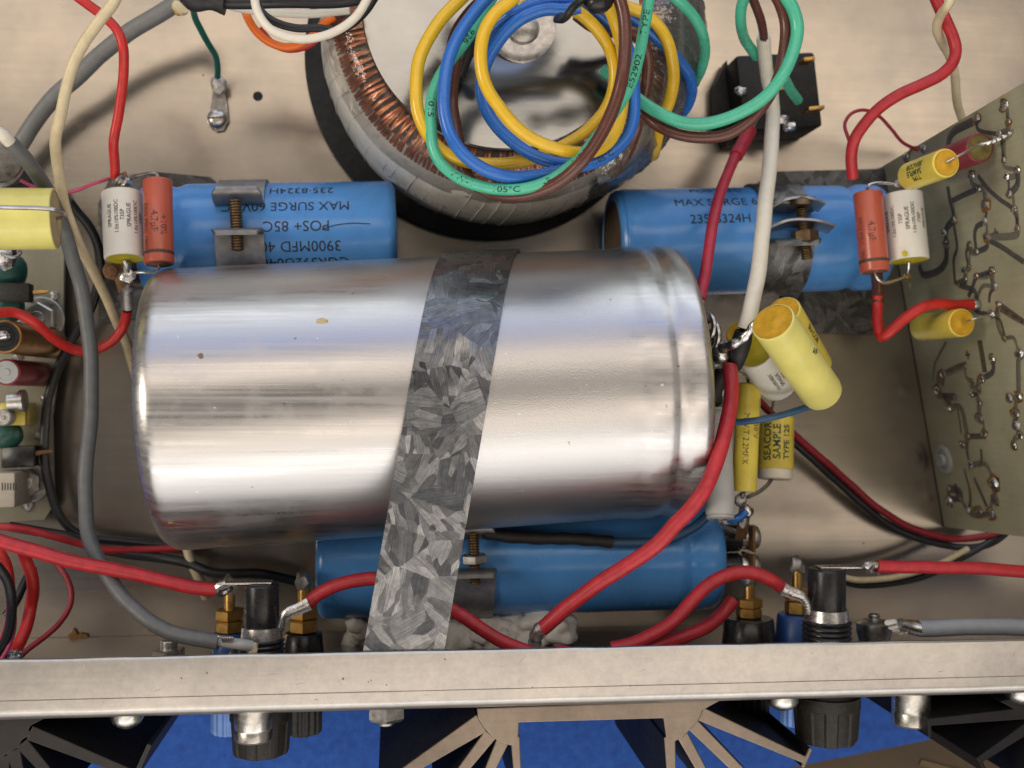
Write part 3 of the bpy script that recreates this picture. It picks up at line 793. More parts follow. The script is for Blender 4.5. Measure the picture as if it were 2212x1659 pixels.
def sprague(body, A, B, X, R, mat='ink', f=.5, sh=0.0, n=2, size=1.5, rev=True):
    ls = []
    for k in range(n):
        # reading from the B end to the A end, first line to the left
        for (s, d, ff) in (('SPRAGUE', 0, .02), ('1.0±10%100DC', .33, .0), ('735P', .62, -.03)):
            o = (-.62 + sh + d + .70 * k * 1.0) if k == 0 else (.30 + sh + d)
            if abs(o) < .97: ls.append((s, size, f + ff, -o))
    printing(body, A, B, X, R, ls, mat, rev)
# left pair
wl, A, B, X, R, bo_ = film_cap('film_capacitor', 'white printed film capacitor with yellow lower end beside the left cream wire', (263, 417, 42), (269, 560, 45), 84, 'white_paper', 'tan_epoxy', 'yellow_epoxy')
printing(bo_, A, B, X, R, [('SPRAGUE', 1.55, .42, .62), ('1.0±10%100DC', 1.45, .44, .30), ('735P', 1.5, .42, .02), ('SPRAGUE', 1.6, .42, -.30), ('1.0±10%100DC', 1.45, .44, -.62), ('735P', 1.5, .44, -.84)])
lead(wl, [(268, 562, 45), (275, 578, 44), (276, 600, 41)], .5)
lead(wl, [(262, 418, 42), (265, 402, 45), (272, 392, 45), (283, 396, 42)], .5)
lead(wl, [(248, 412, 42), (252, 390, 45), (262, 381, 44), (270, 390, 42)], .45, 'dull_solder')
rl, A, B, X, R, bo_ = film_cap('film_capacitor', 'brick red film capacitor touching the blue cap with upside-down print', (340, 390, 46), (344, 571, 49), 63, 'red_film', 'red_film_end', 'red_film_end')
printing(bo_, A, B, X, R, [('4,7µF', 2.6, .53, -.28), ('+10%', 2.4, .57, .32)], 'faded_ink', False, 0.0, -.15)
printing(bo_, A, B, X, R, [('ERO MKC 1860', 1.9, .58, -.80)], 'faded_ink', False, 0.0)
mk('colour_band', lathe(A + X * ((B - A).length * .86), X, [(0, R + .01), (0, R + .06), (.9, R + .06), (.9, R + .01)], 40), 'faded_ink', bo_)
mk('box_mark', join(*[(lambda V_, F_: (V_, F_))(*cyltext('I', 1.0 if k < 2 else 1.0, A, X, R, (B - A).length * (.20 + .16 * k), -.80 * R, False, .02, 1.0)) for k in range(2)]), 'faded_ink', bo_, smooth=False)
lead(rl, [(345, 572, 48), (341, 582, 46), (326, 588, 42), (300, 588, 41), (280, 590, 42)], .42)
lead(rl, [(341, 390, 46), (340, 378, 46), (330, 374, 46), (305, 378, 44), (285, 384, 42)], .5, 'dull_solder')
# right pair
wr, A, B, X, R, bo_ = film_cap('film_capacitor', 'white printed film capacitor with a yellow dot beside the right circuit board', (1948, 420, 44), (1963, 564, 46), 85, 'white_paper', 'tan_epoxy', 'yellow_epoxy')
printing(bo_, A, B, X, R, [('SPRAGUE', 1.5, .42, .80), ('1.0±10%100DC', 1.45, .44, .52), ('735P', 1.5, .42, .18), ('SPRAGUE', 1.6, .42, -.14), ('1.0±10%100DC', 1.45, .42, -.44), ('735P', 1.5, .42, -.68), ('SPRAGUE', 1.4, .42, -.88)])
mk('yellow_dot', lump(U(1954, 548, 46 + R), .9, (1, 1, .12), .1, 3), 'yellow_epoxy', bo_)
lead(wr, [(1963, 566, 46), (1962, 582, 45), (1958, 598, 43), (1966, 612, 40), (1968, 622, 36)], .45)
lead(wr, [(1948, 418, 44), (1950, 404, 46), (1942, 398, 47), (1960, 412, 43)], .5, 'dull_solder')
mk('solder_joint', lump(U(1958, 597, 43), 1.1, (1.2, 1, .8), .4, 12), 'brass', wr)
mk('solder_joint', lump(U(1938, 398, 47), 1.2, (1, 1, .8), .5, 13), 'dull_solder', wr)
rr_, A, B, X, R, bo_ = film_cap('film_capacitor', 'brick red film capacitor at the terminal end of the right blue cap', (1874, 416, 46), (1890, 588, 48), 62, 'red_film', 'red_film_end', 'red_film_end')
printing(bo_, A, B, X, R, [('4,7µF', 2.6, .52, .05), ('ERO MKC 1860', 1.9, .60, -.66)], 'faded_ink', False, 0.0, -.15)
mk('colour_band', lathe(A + X * ((B - A).length * .85), X, [(0, R + .01), (0, R + .06), (.9, R + .06), (.9, R + .01)], 40), 'faded_ink', bo_)
lead(rr_, [(1889, 590, 47), (1895, 602, 47), (1910, 611, 46), (1935, 606, 45), (1956, 598, 44)], .5)
lead(rr_, [(1873, 414, 46), (1875, 402, 47), (1890, 396, 47), (1915, 396, 47), (1938, 400, 47)], .42)

# ================================================================== toroidal transformer
PC = U(1050, 135, 1)
tor = thing('toroidal_transformer', 'toroidal transformer with copper winding, taped side and metal top plate', 'transformer', (PC.x, PC.y, 0))
TC = Vector((PC.x + 2.6, PC.y - .8, 0))
mk('rubber_pad', lathe(PC - UP, UP, [(0.05, 0), (0.05, 56), (.6, 56.8), (3.2, 56.8), (3.8, 56), (3.8, 0)], 96), 'rubber', tor)
RT = 52.6
def wob(a, h): return 1 + .006 * noise.noise(Vector((math.cos(a) * 4, math.sin(a) * 4, h * .08))) + .003 * noise.noise(Vector((math.cos(a) * 22, math.sin(a) * 22, h * .05)))
sp = [(4, RT - 8), (4.6, RT - 4), (7, RT - 1.2), (12, RT), (22, RT + .4), (32, RT), (38, RT - .7), (42.5, RT - 2.2), (45.5, RT - 4.2), (47.3, RT - 6.4)]
side = mk('wrap_tape', lathe(TC, UP, sp, 128, wob), 'wrap_tape', tor, angle=60)
for k in range(64):                                    # visible edges of the overlapping tape turns
    a = 2 * math.pi * k / 64 + random.uniform(-.03, .03); q = []
    if not (-2.9 < math.atan2(math.sin(a), math.cos(a)) < -.3 or abs(math.atan2(math.sin(a), math.cos(a))) > 2.6): continue
    for i, (h, r) in enumerate(sp[2:]):
        b = a + .10 * i / 7
        q.append(TC + UP * h + Vector((math.cos(b), math.sin(b), 0)) * (r * wob(b, h) + .02))
    mk('tape_edge', sweep(spline(q, 2), .16, 4), 'wrap_tape', side)
mk('core_top', lathe(TC, UP, [(47.0, RT - 6.2), (49, RT - 8), (50.2, RT - 11), (50.2, 20), (47, 18)], 96), 'cork_brown', tor)
V, F = [], []
vf = []
for k in range(250):
    a = 2 * math.pi * k / 250 + random.uniform(-.004, .004); sk = random.uniform(-.03, .05)
    q = [TC + UP * h + Vector((math.cos(a + sk * f), math.sin(a + sk * f), 0)) * r for (h, r, f) in ((45.4, RT - 4.3, 0), (48.6, RT - 6.4, .3), (50.6, RT - 9.5, .6), (51.0, RT - 14, 1), (51.0, 31, 1.2))]
    vf.append(sweep(spline(q, 2.2), .55 + random.uniform(-.05, .05), 6, False))
wd = mk('winding', join(*vf), 'copper', tor, kind='stuff')
# clear film over the winding
fp_ = [(41, RT - 1.2), (45, RT - 3.0), (48.6, RT - 5.0), (51.4, RT - 7.4), (52.4, RT - 11), (52.2, 33)]
def fw(a, h): return 1 + .012 * noise.noise(Vector((math.cos(a) * 6, math.sin(a) * 6, h * .13))) + .006 * noise.noise(Vector((math.cos(a) * 20, math.sin(a) * 20, h * .4))) 
_, fn, fb_ = frame(UP)
tgt = Vector((1, -.18, 0)).normalized(); RFA = math.atan2(tgt.dot(fb_), tgt.dot(fn))
mk('clear_film', lathe(TC, UP, fp_, 160, fw), 'clear_film', tor, angle=80)
V, F = [], []; na, fh0 = 150, [(6, RT + .6), (14, RT + 2.4), (24, RT + 4.6), (33, RT + 5.6), (40, RT + 4.6), (46, RT + 2.0), (51, RT - 3), (54, RT - 9), (55.5, 35)]
fh = []
for (p_, q_) in zip(fh0, fh0[1:]): fh += [(p_[0] + (q_[0] - p_[0]) * k / 4, p_[1] + (q_[1] - p_[1]) * k / 4) for k in range(4)]
for i in range(na + 1):
    a = R_(-62 + 118 * i / na); bul = math.sin(math.pi * i / na) ** .6
    for (h, r) in fh:
        rr = r - (1 - bul) * max(0, r - RT + .5) if r > RT else r
        rr *= 1 + .020 * noise.noise(Vector((a * 5, h * .16, 1))) + .016 * abs(noise.noise(Vector((a * 15 + h * .1, h * .22, 4)))) + .008 * abs(noise.noise(Vector((a * 34, h * .5 + a * 6, 4))))
        V.append(TC + UP * (h + .6 * noise.noise(Vector((a * 9, h * .2, 9)))) + Vector((math.cos(a), math.sin(a), 0)) * rr)
nh = len(fh)
for i in range(na):
    for j in range(nh - 1): F.append([i * nh + j, (i + 1) * nh + j, (i + 1) * nh + j + 1, i * nh + j + 1])
mk('clear_film', (V, F), 'crinkled_film', tor, angle=80)
# dished top plate with centre bolt
PT = U(1086, 22, 55); PT.z = 0
plate = mk('top_plate', lathe(PT, UP, [(51.8, 0), (51.8, 9), (52.1, 12), (52.9, 15), (53.6, 19), (54.2, 24), (54.9, 30), (55.7, 36.6), (55.8, 37.4), (55.4, 37.7), (54.6, 37.7), (54.4, 37.0), (53.0, 22), (51.2, 12), (51.0, 0)], 96), 'plate_metal', tor, angle=35)
mk('plate_gasket', lathe(PT, UP, [(51.6, 33), (51.6, 37.4), (52.9, 37.4), (52.9, 33)], 96), 'rubber', tor)
cb_ = U(1132, 52, 56)
mk('centre_washer', lathe(Vector((cb_.x, cb_.y, 52.0)), UP, [(0, 0), (0, 9.6), (.8, 9.6), (1.2, 8.6), (.9, 6.5), (.9, 4.6), (2.2, 4.2), (3.0, 2.6), (3.2, 0)], 40), 'steel', tor)
# faint print on the taped side
for (s, a0, h) in (('60/50HZ', -128, 30),):
    for i, ch in enumerate(s):
        a = R_(a0 + i * 3.2); d = Vector((math.cos(a), math.sin(a), 0)); tv = Vector((-math.sin(a), math.cos(a), 0))
        V_, F__ = glyphs(ch, 3.0)
        mk('printed_text', ([TC + d * (RT * 1.012 + .35) + UP * (h + p.y * .9) + tv * p.x for p in V_], F__), 'faded_ink', side, smooth=False)

# ================================================================== transformer leads coiled above the plate
def Z1(q): return [(864 + p[0] * .293, p[1] * .293) + tuple(p[2:]) for p in q]
def coil(mat, label, seq, w=26):
    return wire('lead_wire', Z1(seq), w, mat, label, 'wire', group=None, step=1.2)
y1 = coil('yellow_pvc', 'yellow lead making the leftmost loop of the coil over the transformer', [(500, -60, 76), (380, 60, 77), (270, 190), (180, 350), (135, 500), (122, 680, 78), (137, 830), (192, 970), (282, 1085), (400, 1165, 78), (550, 1205), (700, 1212), (850, 1200, 74), (1000, 1160), (1180, 1085, 72), (1320, 1005), (1450, 890), (1540, 770, 72), (1580, 640), (1580, 500), (1540, 350, 74), (1460, 220), (1360, 120), (1250, 55, 78), (1100, 22), (980, 30, 78), (880, 70)])
y2 = coil('yellow_pvc', 'yellow lead making the inner uppermost loop of the coil', [(880, -60, 88), (810, 10, 88), (720, 75), (650, 170), (608, 280, 88), (592, 400), (605, 530), (655, 680, 87), (740, 810), (860, 935), (1000, 1035), (1150, 1095, 84), (1300, 1125), (1420, 1120), (1520, 1070, 78), (1590, 970), (1630, 840), (1650, 650, 74), (1640, 400), (1590, 170, 78), (1530, 20, 82), (1490, -70, 84)])
y3 = coil('yellow_pvc', 'yellow lead curving down the right side under the clear film', [(1560, -10, 66), (1660, 45, 64), (1790, 95), (1895, 180), (1965, 290, 62), (2005, 430), (2015, 580, 57), (1990, 740), (1945, 870, 52), (1905, 990), (1880, 1090, 42), (1865, 1140, 36)], 25)
b1 = coil('blue_pvc', 'blue lead making the wide left loop of the coil', [(720, -80, 83), (640, -10, 84), (545, 95), (450, 225), (382, 370), (340, 530, 84), (322, 700), (334, 860), (378, 1000, 84), (450, 1115), (560, 1212), (680, 1272, 83), (820, 1305), (960, 1305, 80), (1120, 1275), (1290, 1235), (1450, 1190, 76), (1580, 1115), (1672, 1010), (1715, 880, 74), (1725, 720), (1715, 540), (1690, 380, 72), (1600, 220), (1490, 110), (1370, 35, 76), (1250, -10)])
b2 = coil('blue_pvc', 'blue lead making the small inner loop below the black tie', [(1330, 50, 82), (1230, 75, 81), (1110, 72), (1000, 92), (880, 150, 80), (780, 235), (700, 340), (635, 460, 77), (600, 580), (600, 690), (640, 820, 76), (720, 940), (830, 1040), (950, 1120, 76), (1080, 1180), (1220, 1212), (1360, 1205, 74), (1480, 1150, 70)])
b3 = coil('blue_pvc', 'blue lead along the top edge behind the small inner loop', [(1300, 0, 80), (1200, -2), (1080, 8), (960, 38), (850, 88, 78), (760, 140), (690, 205), (640, 290, 72), (610, 390, 68)], 25)
b4 = coil('blue_pvc', 'blue lead running under the clear film at the far right', [(1640, 90, 62), (1740, 160, 61), (1840, 235), (1950, 330, 58), (2055, 440), (2130, 560, 50), (2145, 680), (2110, 790, 40), (2040, 860, 34)], 24)
t1 = coil('teal_pvc', 'teal lead with black print making the lowest loop of the coil', [(700, -60, 76), (640, 40, 77), (570, 160), (480, 310), (390, 420), (300, 545, 78), (240, 690), (222, 800), (228, 940, 79), (245, 1080), (300, 1195), (400, 1285, 80), (530, 1350), (700, 1390), (900, 1392, 82), (1080, 1335), (1230, 1240), (1370, 1115), (1480, 980, 83), (1570, 850), (1650, 720), (1712, 580), (1752, 420, 86), (1790, 250), (1822, 100), (1850, -60, 88)], 24)
br1 = coil('brown_pvc', 'brown lead crossing over the coil and sweeping round its lower right', [(1590, -70, 92), (1625, 10, 92), (1655, 130), (1662, 270), (1655, 410), (1635, 570, 91), (1595, 730), (1540, 880), (1460, 1040), (1360, 1180, 87), (1230, 1300), (1080, 1388), (930, 1438, 80), (780, 1448), (640, 1410), (520, 1330, 74), (450, 1200), (425, 1050), (400, 900), (386, 750, 72), (392, 600), (405, 450), (385, 340), (420, 225), (500, 110, 74), (600, 10), (680, -60, 76)])
br2 = coil('brown_pvc', 'brown lead diving under the film beside the yellow one', [(1300, 105, 70), (1420, 195, 68), (1560, 230), (1720, 240, 64), (1795, 330), (1828, 470, 60), (1818, 610), (1775, 790), (1745, 940, 54), (1695, 1090), (1620, 1220, 46), (1565, 1300, 40)], 24)
bs = coil('black_pvc', 'short black sleeve lying on the top plate inside the coil', [(600, 220, 64), (540, 320, 64), (480, 430), (425, 560, 62)], 30)
t2 = wire('lead_wire', [(1300, 150, 62), (1340, 180, 63), (1381, 216, 66), (1418, 241), (1468, 262), (1518, 266, 72), (1568, 257), (1612, 238), (1655, 208), (1690, 165, 80), (1714, 112), (1722, 65), (1712, 22), (1692, -14, 82)], 26, 'teal_pvc', 'teal lead swinging right from the coil over the black rectifier block')
br3 = wire('lead_wire', [(1330, 200, 60), (1370, 232, 62), (1400, 257, 64), (1432, 277), (1472, 293), (1520, 299, 70), (1568, 292), (1614, 264), (1652, 222), (1681, 168, 77), (1695, 110), (1697, 55), (1684, 5, 79), (1670, -20)], 24, 'brown_pvc', 'brown lead hanging below the teal one towards the rectifier block')
t3 = wire('lead_wire', [(1440, -20, 66), (1470, 5, 64), (1496, 32), (1516, 68, 58), (1523, 112), (1514, 152, 46), (1500, 180, 36)], 22, 'teal_pvc', 'teal lead bending down the upper right rim of the transformer')
t4 = wire('lead_wire', [(1612, -16, 62), (1601, 18), (1600, 50, 54), (1610, 84), (1634, 122, 36)], 22, 'teal_pvc', 'short teal lead dropping to the rear of the rectifier block')
br4 = wire('lead_wire', [(1622, -14, 60), (1640, 35, 54), (1650, 85, 46)], 18, 'brown_pvc', 'short brown lead entering the white sleeve above the rectifier')
t5 = wire('lead_wire', [(1690, 168, 42), (1706, 190, 34), (1724, 218, 26)], 21, 'teal_pvc', 'short teal stub ending on the rectifier block')
for (s, uv, sz) in (('1015', (936, 232), 2.0), ('VW-1', (1000, 377), 2.0), ('105°C', (1093, 399), 2.0), ('-F-', (1180, 382), 2.0), ('HRSA', (1250, 335), 2.1), ('E52902', (1365, 150), 2.1), ('TYPE', (1389, 52), 2.1), ('926', (1011, 85), 2.0)):
    mk('printed_text', wiretext(s, sz, t1, uv, 1.35), 'ink', t1, smooth=False)
mk('printed_text', wiretext('105°C', 1.8, b1, (1300, 345), 1.3), 'ink', b1, smooth=False)
tie = mk('cable_tie', sweep(spline(pts(Z1([(1170, 130, 86), (1215, 130, 89), (1250, 90, 91), (1290, 40, 92), (1360, -10, 92), (1420, -50, 92)])), .8), 1.7, 10, flat=.6), 'black_plastic', label='black twist tie gathering the coil at the top', cat='cable tie')
mk('tie_end', lump(U(864 + 1465 * .293, 15 * .293, 92), 2.8, (1.3, 1, 1), .2, 4), 'black_plastic', tie)

# ================================================================== rectifier block and its wires
c = [U(1562, 132, 4), U(1742, 128, 4), U(1762, 292, 4), U(1712, 330, 4), U(1592, 330, 4), U(1535, 208, 4)]
rec = thing('rectifier_block', 'black square rectifier block with pin terminals right of the transformer', 'rectifier', c[0])
ex = (U(1742, 128, 20) - U(1572, 136, 20)); ey = (U(1590, 296, 20) - U(1572, 136, 20))
mk('case', box(U(1664, 212, 9), ex, ey, ex.cross(ey), 25.5, 23.5, 17, 1.0), 'worn_black_plastic', rec)
mk('mounting_flange', prism([U(1536, 190, 1), U(1560, 140, 1), U(1590, 320, 1), U(1560, 322, 1), U(1536, 260, 1)], UP * 5), 'worn_black_plastic', rec, smooth=False)
for (u, v, a, b, h) in ((1742, 132, 10, 2, 26), (1758, 237, 14, 2, 25), (1680, 196, 6, 5, 24), (1618, 270, 8, 5, 24)):
    mk('pin', box(U(u, v, h), (1, .12, .05), (0, 1, 0), UP, a * .35, 1.2, 5, .2), 'brass', rec)
for (u, v) in ((1600, 196), (1690, 258), (1706, 274)):
    mk('pin_solder', lump(U(u, v, 18.5), 1.6, (1.3, 1, .7), .5, u), 'solder', rec)
mk('sleeved_wire', *[sweep(spline(pts([(1649, 78, 46), (1652, 120, 40), (1657, 165, 34), (1664, 200, 30)]), .8), 2.0, 12), 'white_pvc'], label='short white sleeve slipped over the brown lead', cat='sleeve')
wire('supply_wire', [(1666, 196, 28), (1669, 250, 32), (1667, 310), (1660, 380), (1652, 460, 52), (1644, 540), (1632, 620, 62), (1618, 680, 66), (1608, 712, 66)], 31, 'white_pvc', 'white wire from the rectifier block down to the big can terminal')
o = wire('supply_wire', [(1622, 278, 25), (1606, 308, 28), (1585, 345, 32), (1564, 392), (1549, 442), (1537, 500, 50), (1526, 570), (1512, 648, 62)], 23, 'crimson_tube', 'crimson sleeved wire from the rectifier block to the can terminal')
mk('heat_shrink', sweep(spline(pts([(1620, 282, 25.5), (1606, 308, 28), (1590, 337, 31.2)]), .5), 2.15, 12), 'crimson_tube', o)
mk('bare_end', sweep(spline(pts([(1622, 280, 25), (1630, 262, 24), (1634, 252, 22)]), .5), .9, 8), 'tinned', o)
mk('bare_end', sweep(spline(pts([(1512, 648, 62), (1509, 668, 62), (1507, 690, 61)]), .5), lambda f: 1.2 + .3 * math.sin(f * 9), 8), 'tinned', o)

# ================================================================== right circuit board (standing, solder side to us)
B1, T1, B2 = U(1905, 360, .6), U(2222, 172, 84), U(2040, 1138, .6)
ev = (T1 - B1); eh = (B2 - B1); NB = eh.cross(ev).normalized()
if NB.dot(CP - B1) < 0: NB = -NB
board = thing('circuit_board', 'pale fibreglass circuit board standing at the right with soldered traces', 'circuit board', B1)
mk('laminate', prism([B1, B2, B2 + ev * 1.35, B1 + ev * 1.35], -NB * 1.6), 'circuit_board', board, smooth=False)
def OB(u, v, h=0.0): return onplane(u, v, B1 + NB * h, NB)
def Z3(q): return [(1836 + x * .3254, 162 + y * .3254) for x, y in q]
def Z4(q): return [(1836 + x * .3254, 648 + y * .3254) for x, y in q]
def trace(q, w, mat='trace_copper'):
    P = spline([OB(u, v, .05) for u, v in q], 1.0)
    V, F = [], []; n = len(P); r = pr(w, P[n // 2])
    for i, p in enumerate(P):
        t = (P[min(i + 1, n - 1)] - P[max(0, i - 1)]).normalized(); s = NB.cross(t)
        V += [p - s * r, p - s * r * .9 + NB * .07, p + s * r * .9 + NB * .07, p + s * r]
    for i in range(n - 1):
        for k in range(3): F.append([i * 4 + k, i * 4 + k + 1, i * 4 + 5 + k, i * 4 + 4 + k])
    mk('trace', (V, F), mat, board)
TR = [([(815, 310), (740, 345), (690, 375), (660, 420), (650, 490)], 34), ([(380, 560), (372, 640), (378, 740)], 26), ([(650, 740), (665, 830), (685, 900), (690, 990)], 24), ([(680, 835), (760, 795), (840, 762)], 22),
      ([(690, 990), (705, 1080), (712, 1150), (690, 1220), (695, 1340), (700, 1390)], 17), ([(640, 1140), (640, 1220), (610, 1280), (540, 1320), (480, 1320), (460, 1260)], 30), ([(1005, 430), (1015, 500), (1022, 560)], 18), ([(850, 670), (920, 760), (1000, 830), (1080, 890), (1110, 960), (1112, 1010)], 20),
      ([(880, 985), (840, 1010), (828, 1060), (835, 1130), (838, 1170)], 22), ([(930, 1100), (1020, 1150), (1100, 1205), (1155, 1240)], 24), ([(790, 1135), (772, 1180), (785, 1260)], 17), ([(945, 1305), (880, 1325), (835, 1350), (810, 1420), (785, 1470)], 20), ([(700, 1385), (740, 1365), (768, 1355)], 17), ([(960, 1410), (930, 1450), (925, 1510)], 17), ([(990, 1520), (1060, 1570), (1155, 1640)], 22), ([(1045, 250), (1052, 310)], 20), ([(1050, 660), (1055, 730), (1058, 790)], 15)]
for q, w in TR: trace(Z3(q), w * .3254 * 1.7)
TR4 = [([(760, 435), (700, 460), (640, 490)], 32), ([(615, 470), (612, 520), (605, 560)], 40), ([(620, 640), (650, 690), (655, 740)], 48), ([(712, 700), (730, 800), (740, 890)], 14), ([(860, 270), (880, 380), (895, 480)], 36), ([(640, 280), (590, 370), (560, 440), (555, 540)], 12), ([(760, 1120), (790, 1230), (800, 1330), (788, 1390)], 20), ([(825, 1180), (870, 1280), (910, 1370)], 22), ([(870, 990), (875, 1050), (860, 1105)], 18), ([(650, 1250), (660, 1330)], 34), ([(700, 1220), (715, 1320)], 24), ([(1000, 60), (1080, 110), (1155, 150)], 26), ([(945, 100), (1000, 140), (1020, 200), (1030, 260)], 18)]
for q, w in TR4: trace(Z4(q), w * .3254 * 1.6, 'trace_tinned')
BL = [(845, 290, 60), (1025, 200, 70), (1050, 310, 40), (490, 490, 56), (375, 545, 50), (990, 395, 44), (1022, 565, 40), (1042, 675, 46), (1112, 630, 44), (1060, 790, 50), (810, 665, 52), (855, 755, 38), (905, 860, 66), (1090, 890, 44), (1112, 1015, 42), (895, 970, 44), (912, 1078, 54), (840, 1175, 36), (795, 1130, 44), (625, 1050, 42), (640, 1125, 52), (690, 960, 46), (790, 1275, 34), (755, 1300, 40), (768, 1356, 28), (840, 1335, 34), (945, 1300, 44), (962, 1405, 48), (835, 1520, 48), (720, 1395, 22)]
BL4 = [(830, 32, 46), (935, 95, 62), (985, 30, 44), (1025, 255, 36), (950, 390, 62), (1125, 360, 78), (768, 432, 34), (615, 490, 46), (580, 600, 56), (705, 645, 44), (805, 545, 42), (875, 525, 48), (850, 595, 44), (805, 630, 44), (858, 680, 44), (860, 785, 62), (892, 885, 52), (655, 720, 50), (1060, 650, 56), (1120, 645, 62), (1100, 750, 60), (1105, 830, 72), (1090, 970, 50), (745, 960, 40), (780, 905, 44), (800, 1095, 56), (960, 1220, 90), (965, 1325, 70), (660, 1335, 60), (785, 1395, 48), (860, 1410, 66), (935, 1420, 66), (735, 1320, 24), (655, 1250, 40), (1130, 900, 50)]
for LST, fz in ((BL, Z3), (BL4, Z4)):                  # pale tracks running between the pads
    for i in range(len(LST)):
        a = LST[i]
        ds = sorted((math.hypot(a[0] - b[0], (a[1] - b[1])), k) for k, b in enumerate(LST) if k > i)
        for d, k in ds[:1]:
            b = LST[k]
            if 40 < d < 330:
                mx = (a[0] * .35 + b[0] * .65, a[1]) if i % 2 else (a[0], a[1] * .4 + b[1] * .6)
                trace(fz([(a[0], a[1]), mx, (b[0], b[1])]), 9.5 + 3.5 * (i % 3), 'trace_pale' if i % 4 else 'trace_copper')
def basis(n):
    a = (UP - n * UP.dot(n)).normalized(); return a, n.cross(a)
ba, bb = basis(NB)
for i, (q, fz) in enumerate([((x, y, d), Z3) for x, y, d in BL] + [((x, y, d), Z4) for x, y, d in BL4]):
    u, v = fz([(q[0], q[1])])[0]; p = OB(u, v, .15); r = pr(q[2] * .3254 * 1.12, p)
    vf = lump((0, 0, 0), 1, (1, 1, 1), .45, i, 2, 1.3)
    V = [p + ba * (c.x * r * 1.05) + bb * (c.y * r * .9) + NB * (max(-.05, c.z) * r * .55) for c in vf[0]]
    o = mk('solder_joint', (V, vf[1]), 'solder' if i % 3 else 'dull_solder', board)
    rf = r * random.uniform(1.25, 1.7); vf = lump((0, 0, 0), 1, (1, 1, 1), .7, i + 90, 2, 1.6)
    V = [OB(u, v, .11) + ba * (c.x * rf) + bb * (c.y * rf * .8) + NB * (max(0, c.z) * .12) - ba * r * .15 for c in vf[0]]
    if i % 4 != 3: mk('flux_stain', (V, vf[1]), 'flux', o)
for (s, q, fz) in (('+', (965, 1050), Z3), ('+', (780, 365), Z4)):
    u, v = fz([q])[0]; mk('board_mark', flattext(s, 5.0, OB(u, v), bb if bb.y < 0 else -bb, ba, .12, .03), 'trace_copper', board, smooth=False)
c = OB(*Z4([(625, 1060)])[0]); mk('board_grommet', lathe(c, NB, [(0, 5.0), (.5, 5.0), (.9, 4.4), (.9, 3.6), (.4, 3.2), (.4, 2.2), (1.6, 2.0), (1.6, 0)], 28), 'transparent_grey', board)
# parts soldered across the board
r1, A, B, X, R, ob_ = film_cap('film_capacitor', 'dark red film capacitor with olive end on the right circuit board', OB(2117, 319, 5), OB(2117, 319, 5) - UP * 24 + Vector((-1, 0, 0)), 62, 'rose_part', 'olive_epoxy', 'red_film_end')
y4, A, B, X, R, ob_ = film_cap('film_capacitor', 'yellow printed film capacitor with amber end at the top of the right board', OB(2044, 352, 21), OB(2044, 352, 21) - UP * 18 + Vector((-1, 0, 0)), 62, 'yellow_film', 'amber_epoxy', 'amber_epoxy')
printing(ob_, A, B, X, R, [('SEACOR', 2.1, .52, -.62), ('SAMPLE', 2.1, .52, -.18), ('TYPE', 1.8, .5, .25)], 'green_ink', False, .02)
za = A.z; zr = OB(2117, 319, 5).z
lead(y4, [(2044, 351, za + .5), (2078, 333, (za + zr) / 2 + 3), (2118, 312, zr + 2), (2150, 303, zr + 4), (2185, 288, zr + 6)], .34)
mk('twisted_lead', sweep(spline(pts([(2117, 313, zr + 1), (2140, 308, zr + 3), (2160, 300, zr + 5), (2190, 284, zr + 8), (2230, 264, zr + 12)]), .5), lambda f: .55 + .18 * math.sin(f * 60), 8), 'tinned', y4)
y5, A, B, X, R, ob_ = film_cap('film_capacitor', 'amber-ended yellow capacitor low on the right circuit board', OB(2078, 697, 9), OB(2078, 697, 9) - UP * 22 + Vector((-1, 0, 0)), 60, 'yellow_film', 'amber_epoxy', 'amber_epoxy')
mk('lead', sweep(spline([A + UP * .5, OB(2100, 690, 8), OB(2128, 683, 4), OB(2142, 680, .4)], .5), .3, 8), 'tinned', y5)

# ================================================================== left circuit board (lying, component side up)
LZ = 6.0
lq = [U(132, 400, LZ), U(138, 560, LZ), U(136, 720, LZ), U(112, 900, LZ), U(116, 1090, LZ), U(96, 1122, LZ), U(-160, 1140, LZ), U(-160, 380, LZ)]
lb = thing('circuit_board', 'crowded circuit board lying along the left edge', 'circuit board', (lq[0].x, lq[0].y, LZ - 1.6))
mk('laminate', prism([p - UP * 1.6 for p in lq], UP * 1.6), 'left_board', lb, smooth=False)
def vcyl(name, u, v, z1, z0, w, mat, capm=None, rim=None):
    e = U(u, v, z1); r = pr(w, e)
    o = mk(name, lathe(Vector((e.x, e.y, z0)), UP, rcyl(z1 - z0, r, 0, .5), 32), mat, lb)
    if capm: mk('end_cap', lathe(e - UP * .1, UP, [(0, 0), (0, r * .86), (.3, r * .84), (.3, r * .62), (.12, r * .58), (.12, r * .3), (.4, r * .25), (.4, 0)], 32), capm, o)
    return o
vcyl('brown_capacitor', 9, 727, 46, LZ, 74, 'gold_can', 'black_plastic'); mk('pin_solder', lump(U(5, 725, 47), 1.5, (1.3, .9, .6), .4, 3), 'solder', lb)
vcyl('rose_capacitor', 14, 804, 34, LZ, 58, 'rose_part', 'transparent_grey')
q0, q1 = U(20, 868, 20), U(54, 866, 20)
mk('crystal_can', lathe(q0, q1 - q0, [(0, 0), (0, 2.8), ((q1 - q0).length * .7, 2.8), ((q1 - q0).length * .72, 3.3), ((q1 - q0).length, 3.3), ((q1 - q0).length, 0)], 24), 'zinc', lb)
mk('yellow_block', box(U(40, 894, 13), (1, 0, 0), (0, 1, 0), UP, 7, 6.5, 10, .3), 'yellow_film', lb)
vcyl('small_disc', 6, 902, 22, LZ, 36, 'transparent_grey', 'dull_solder')
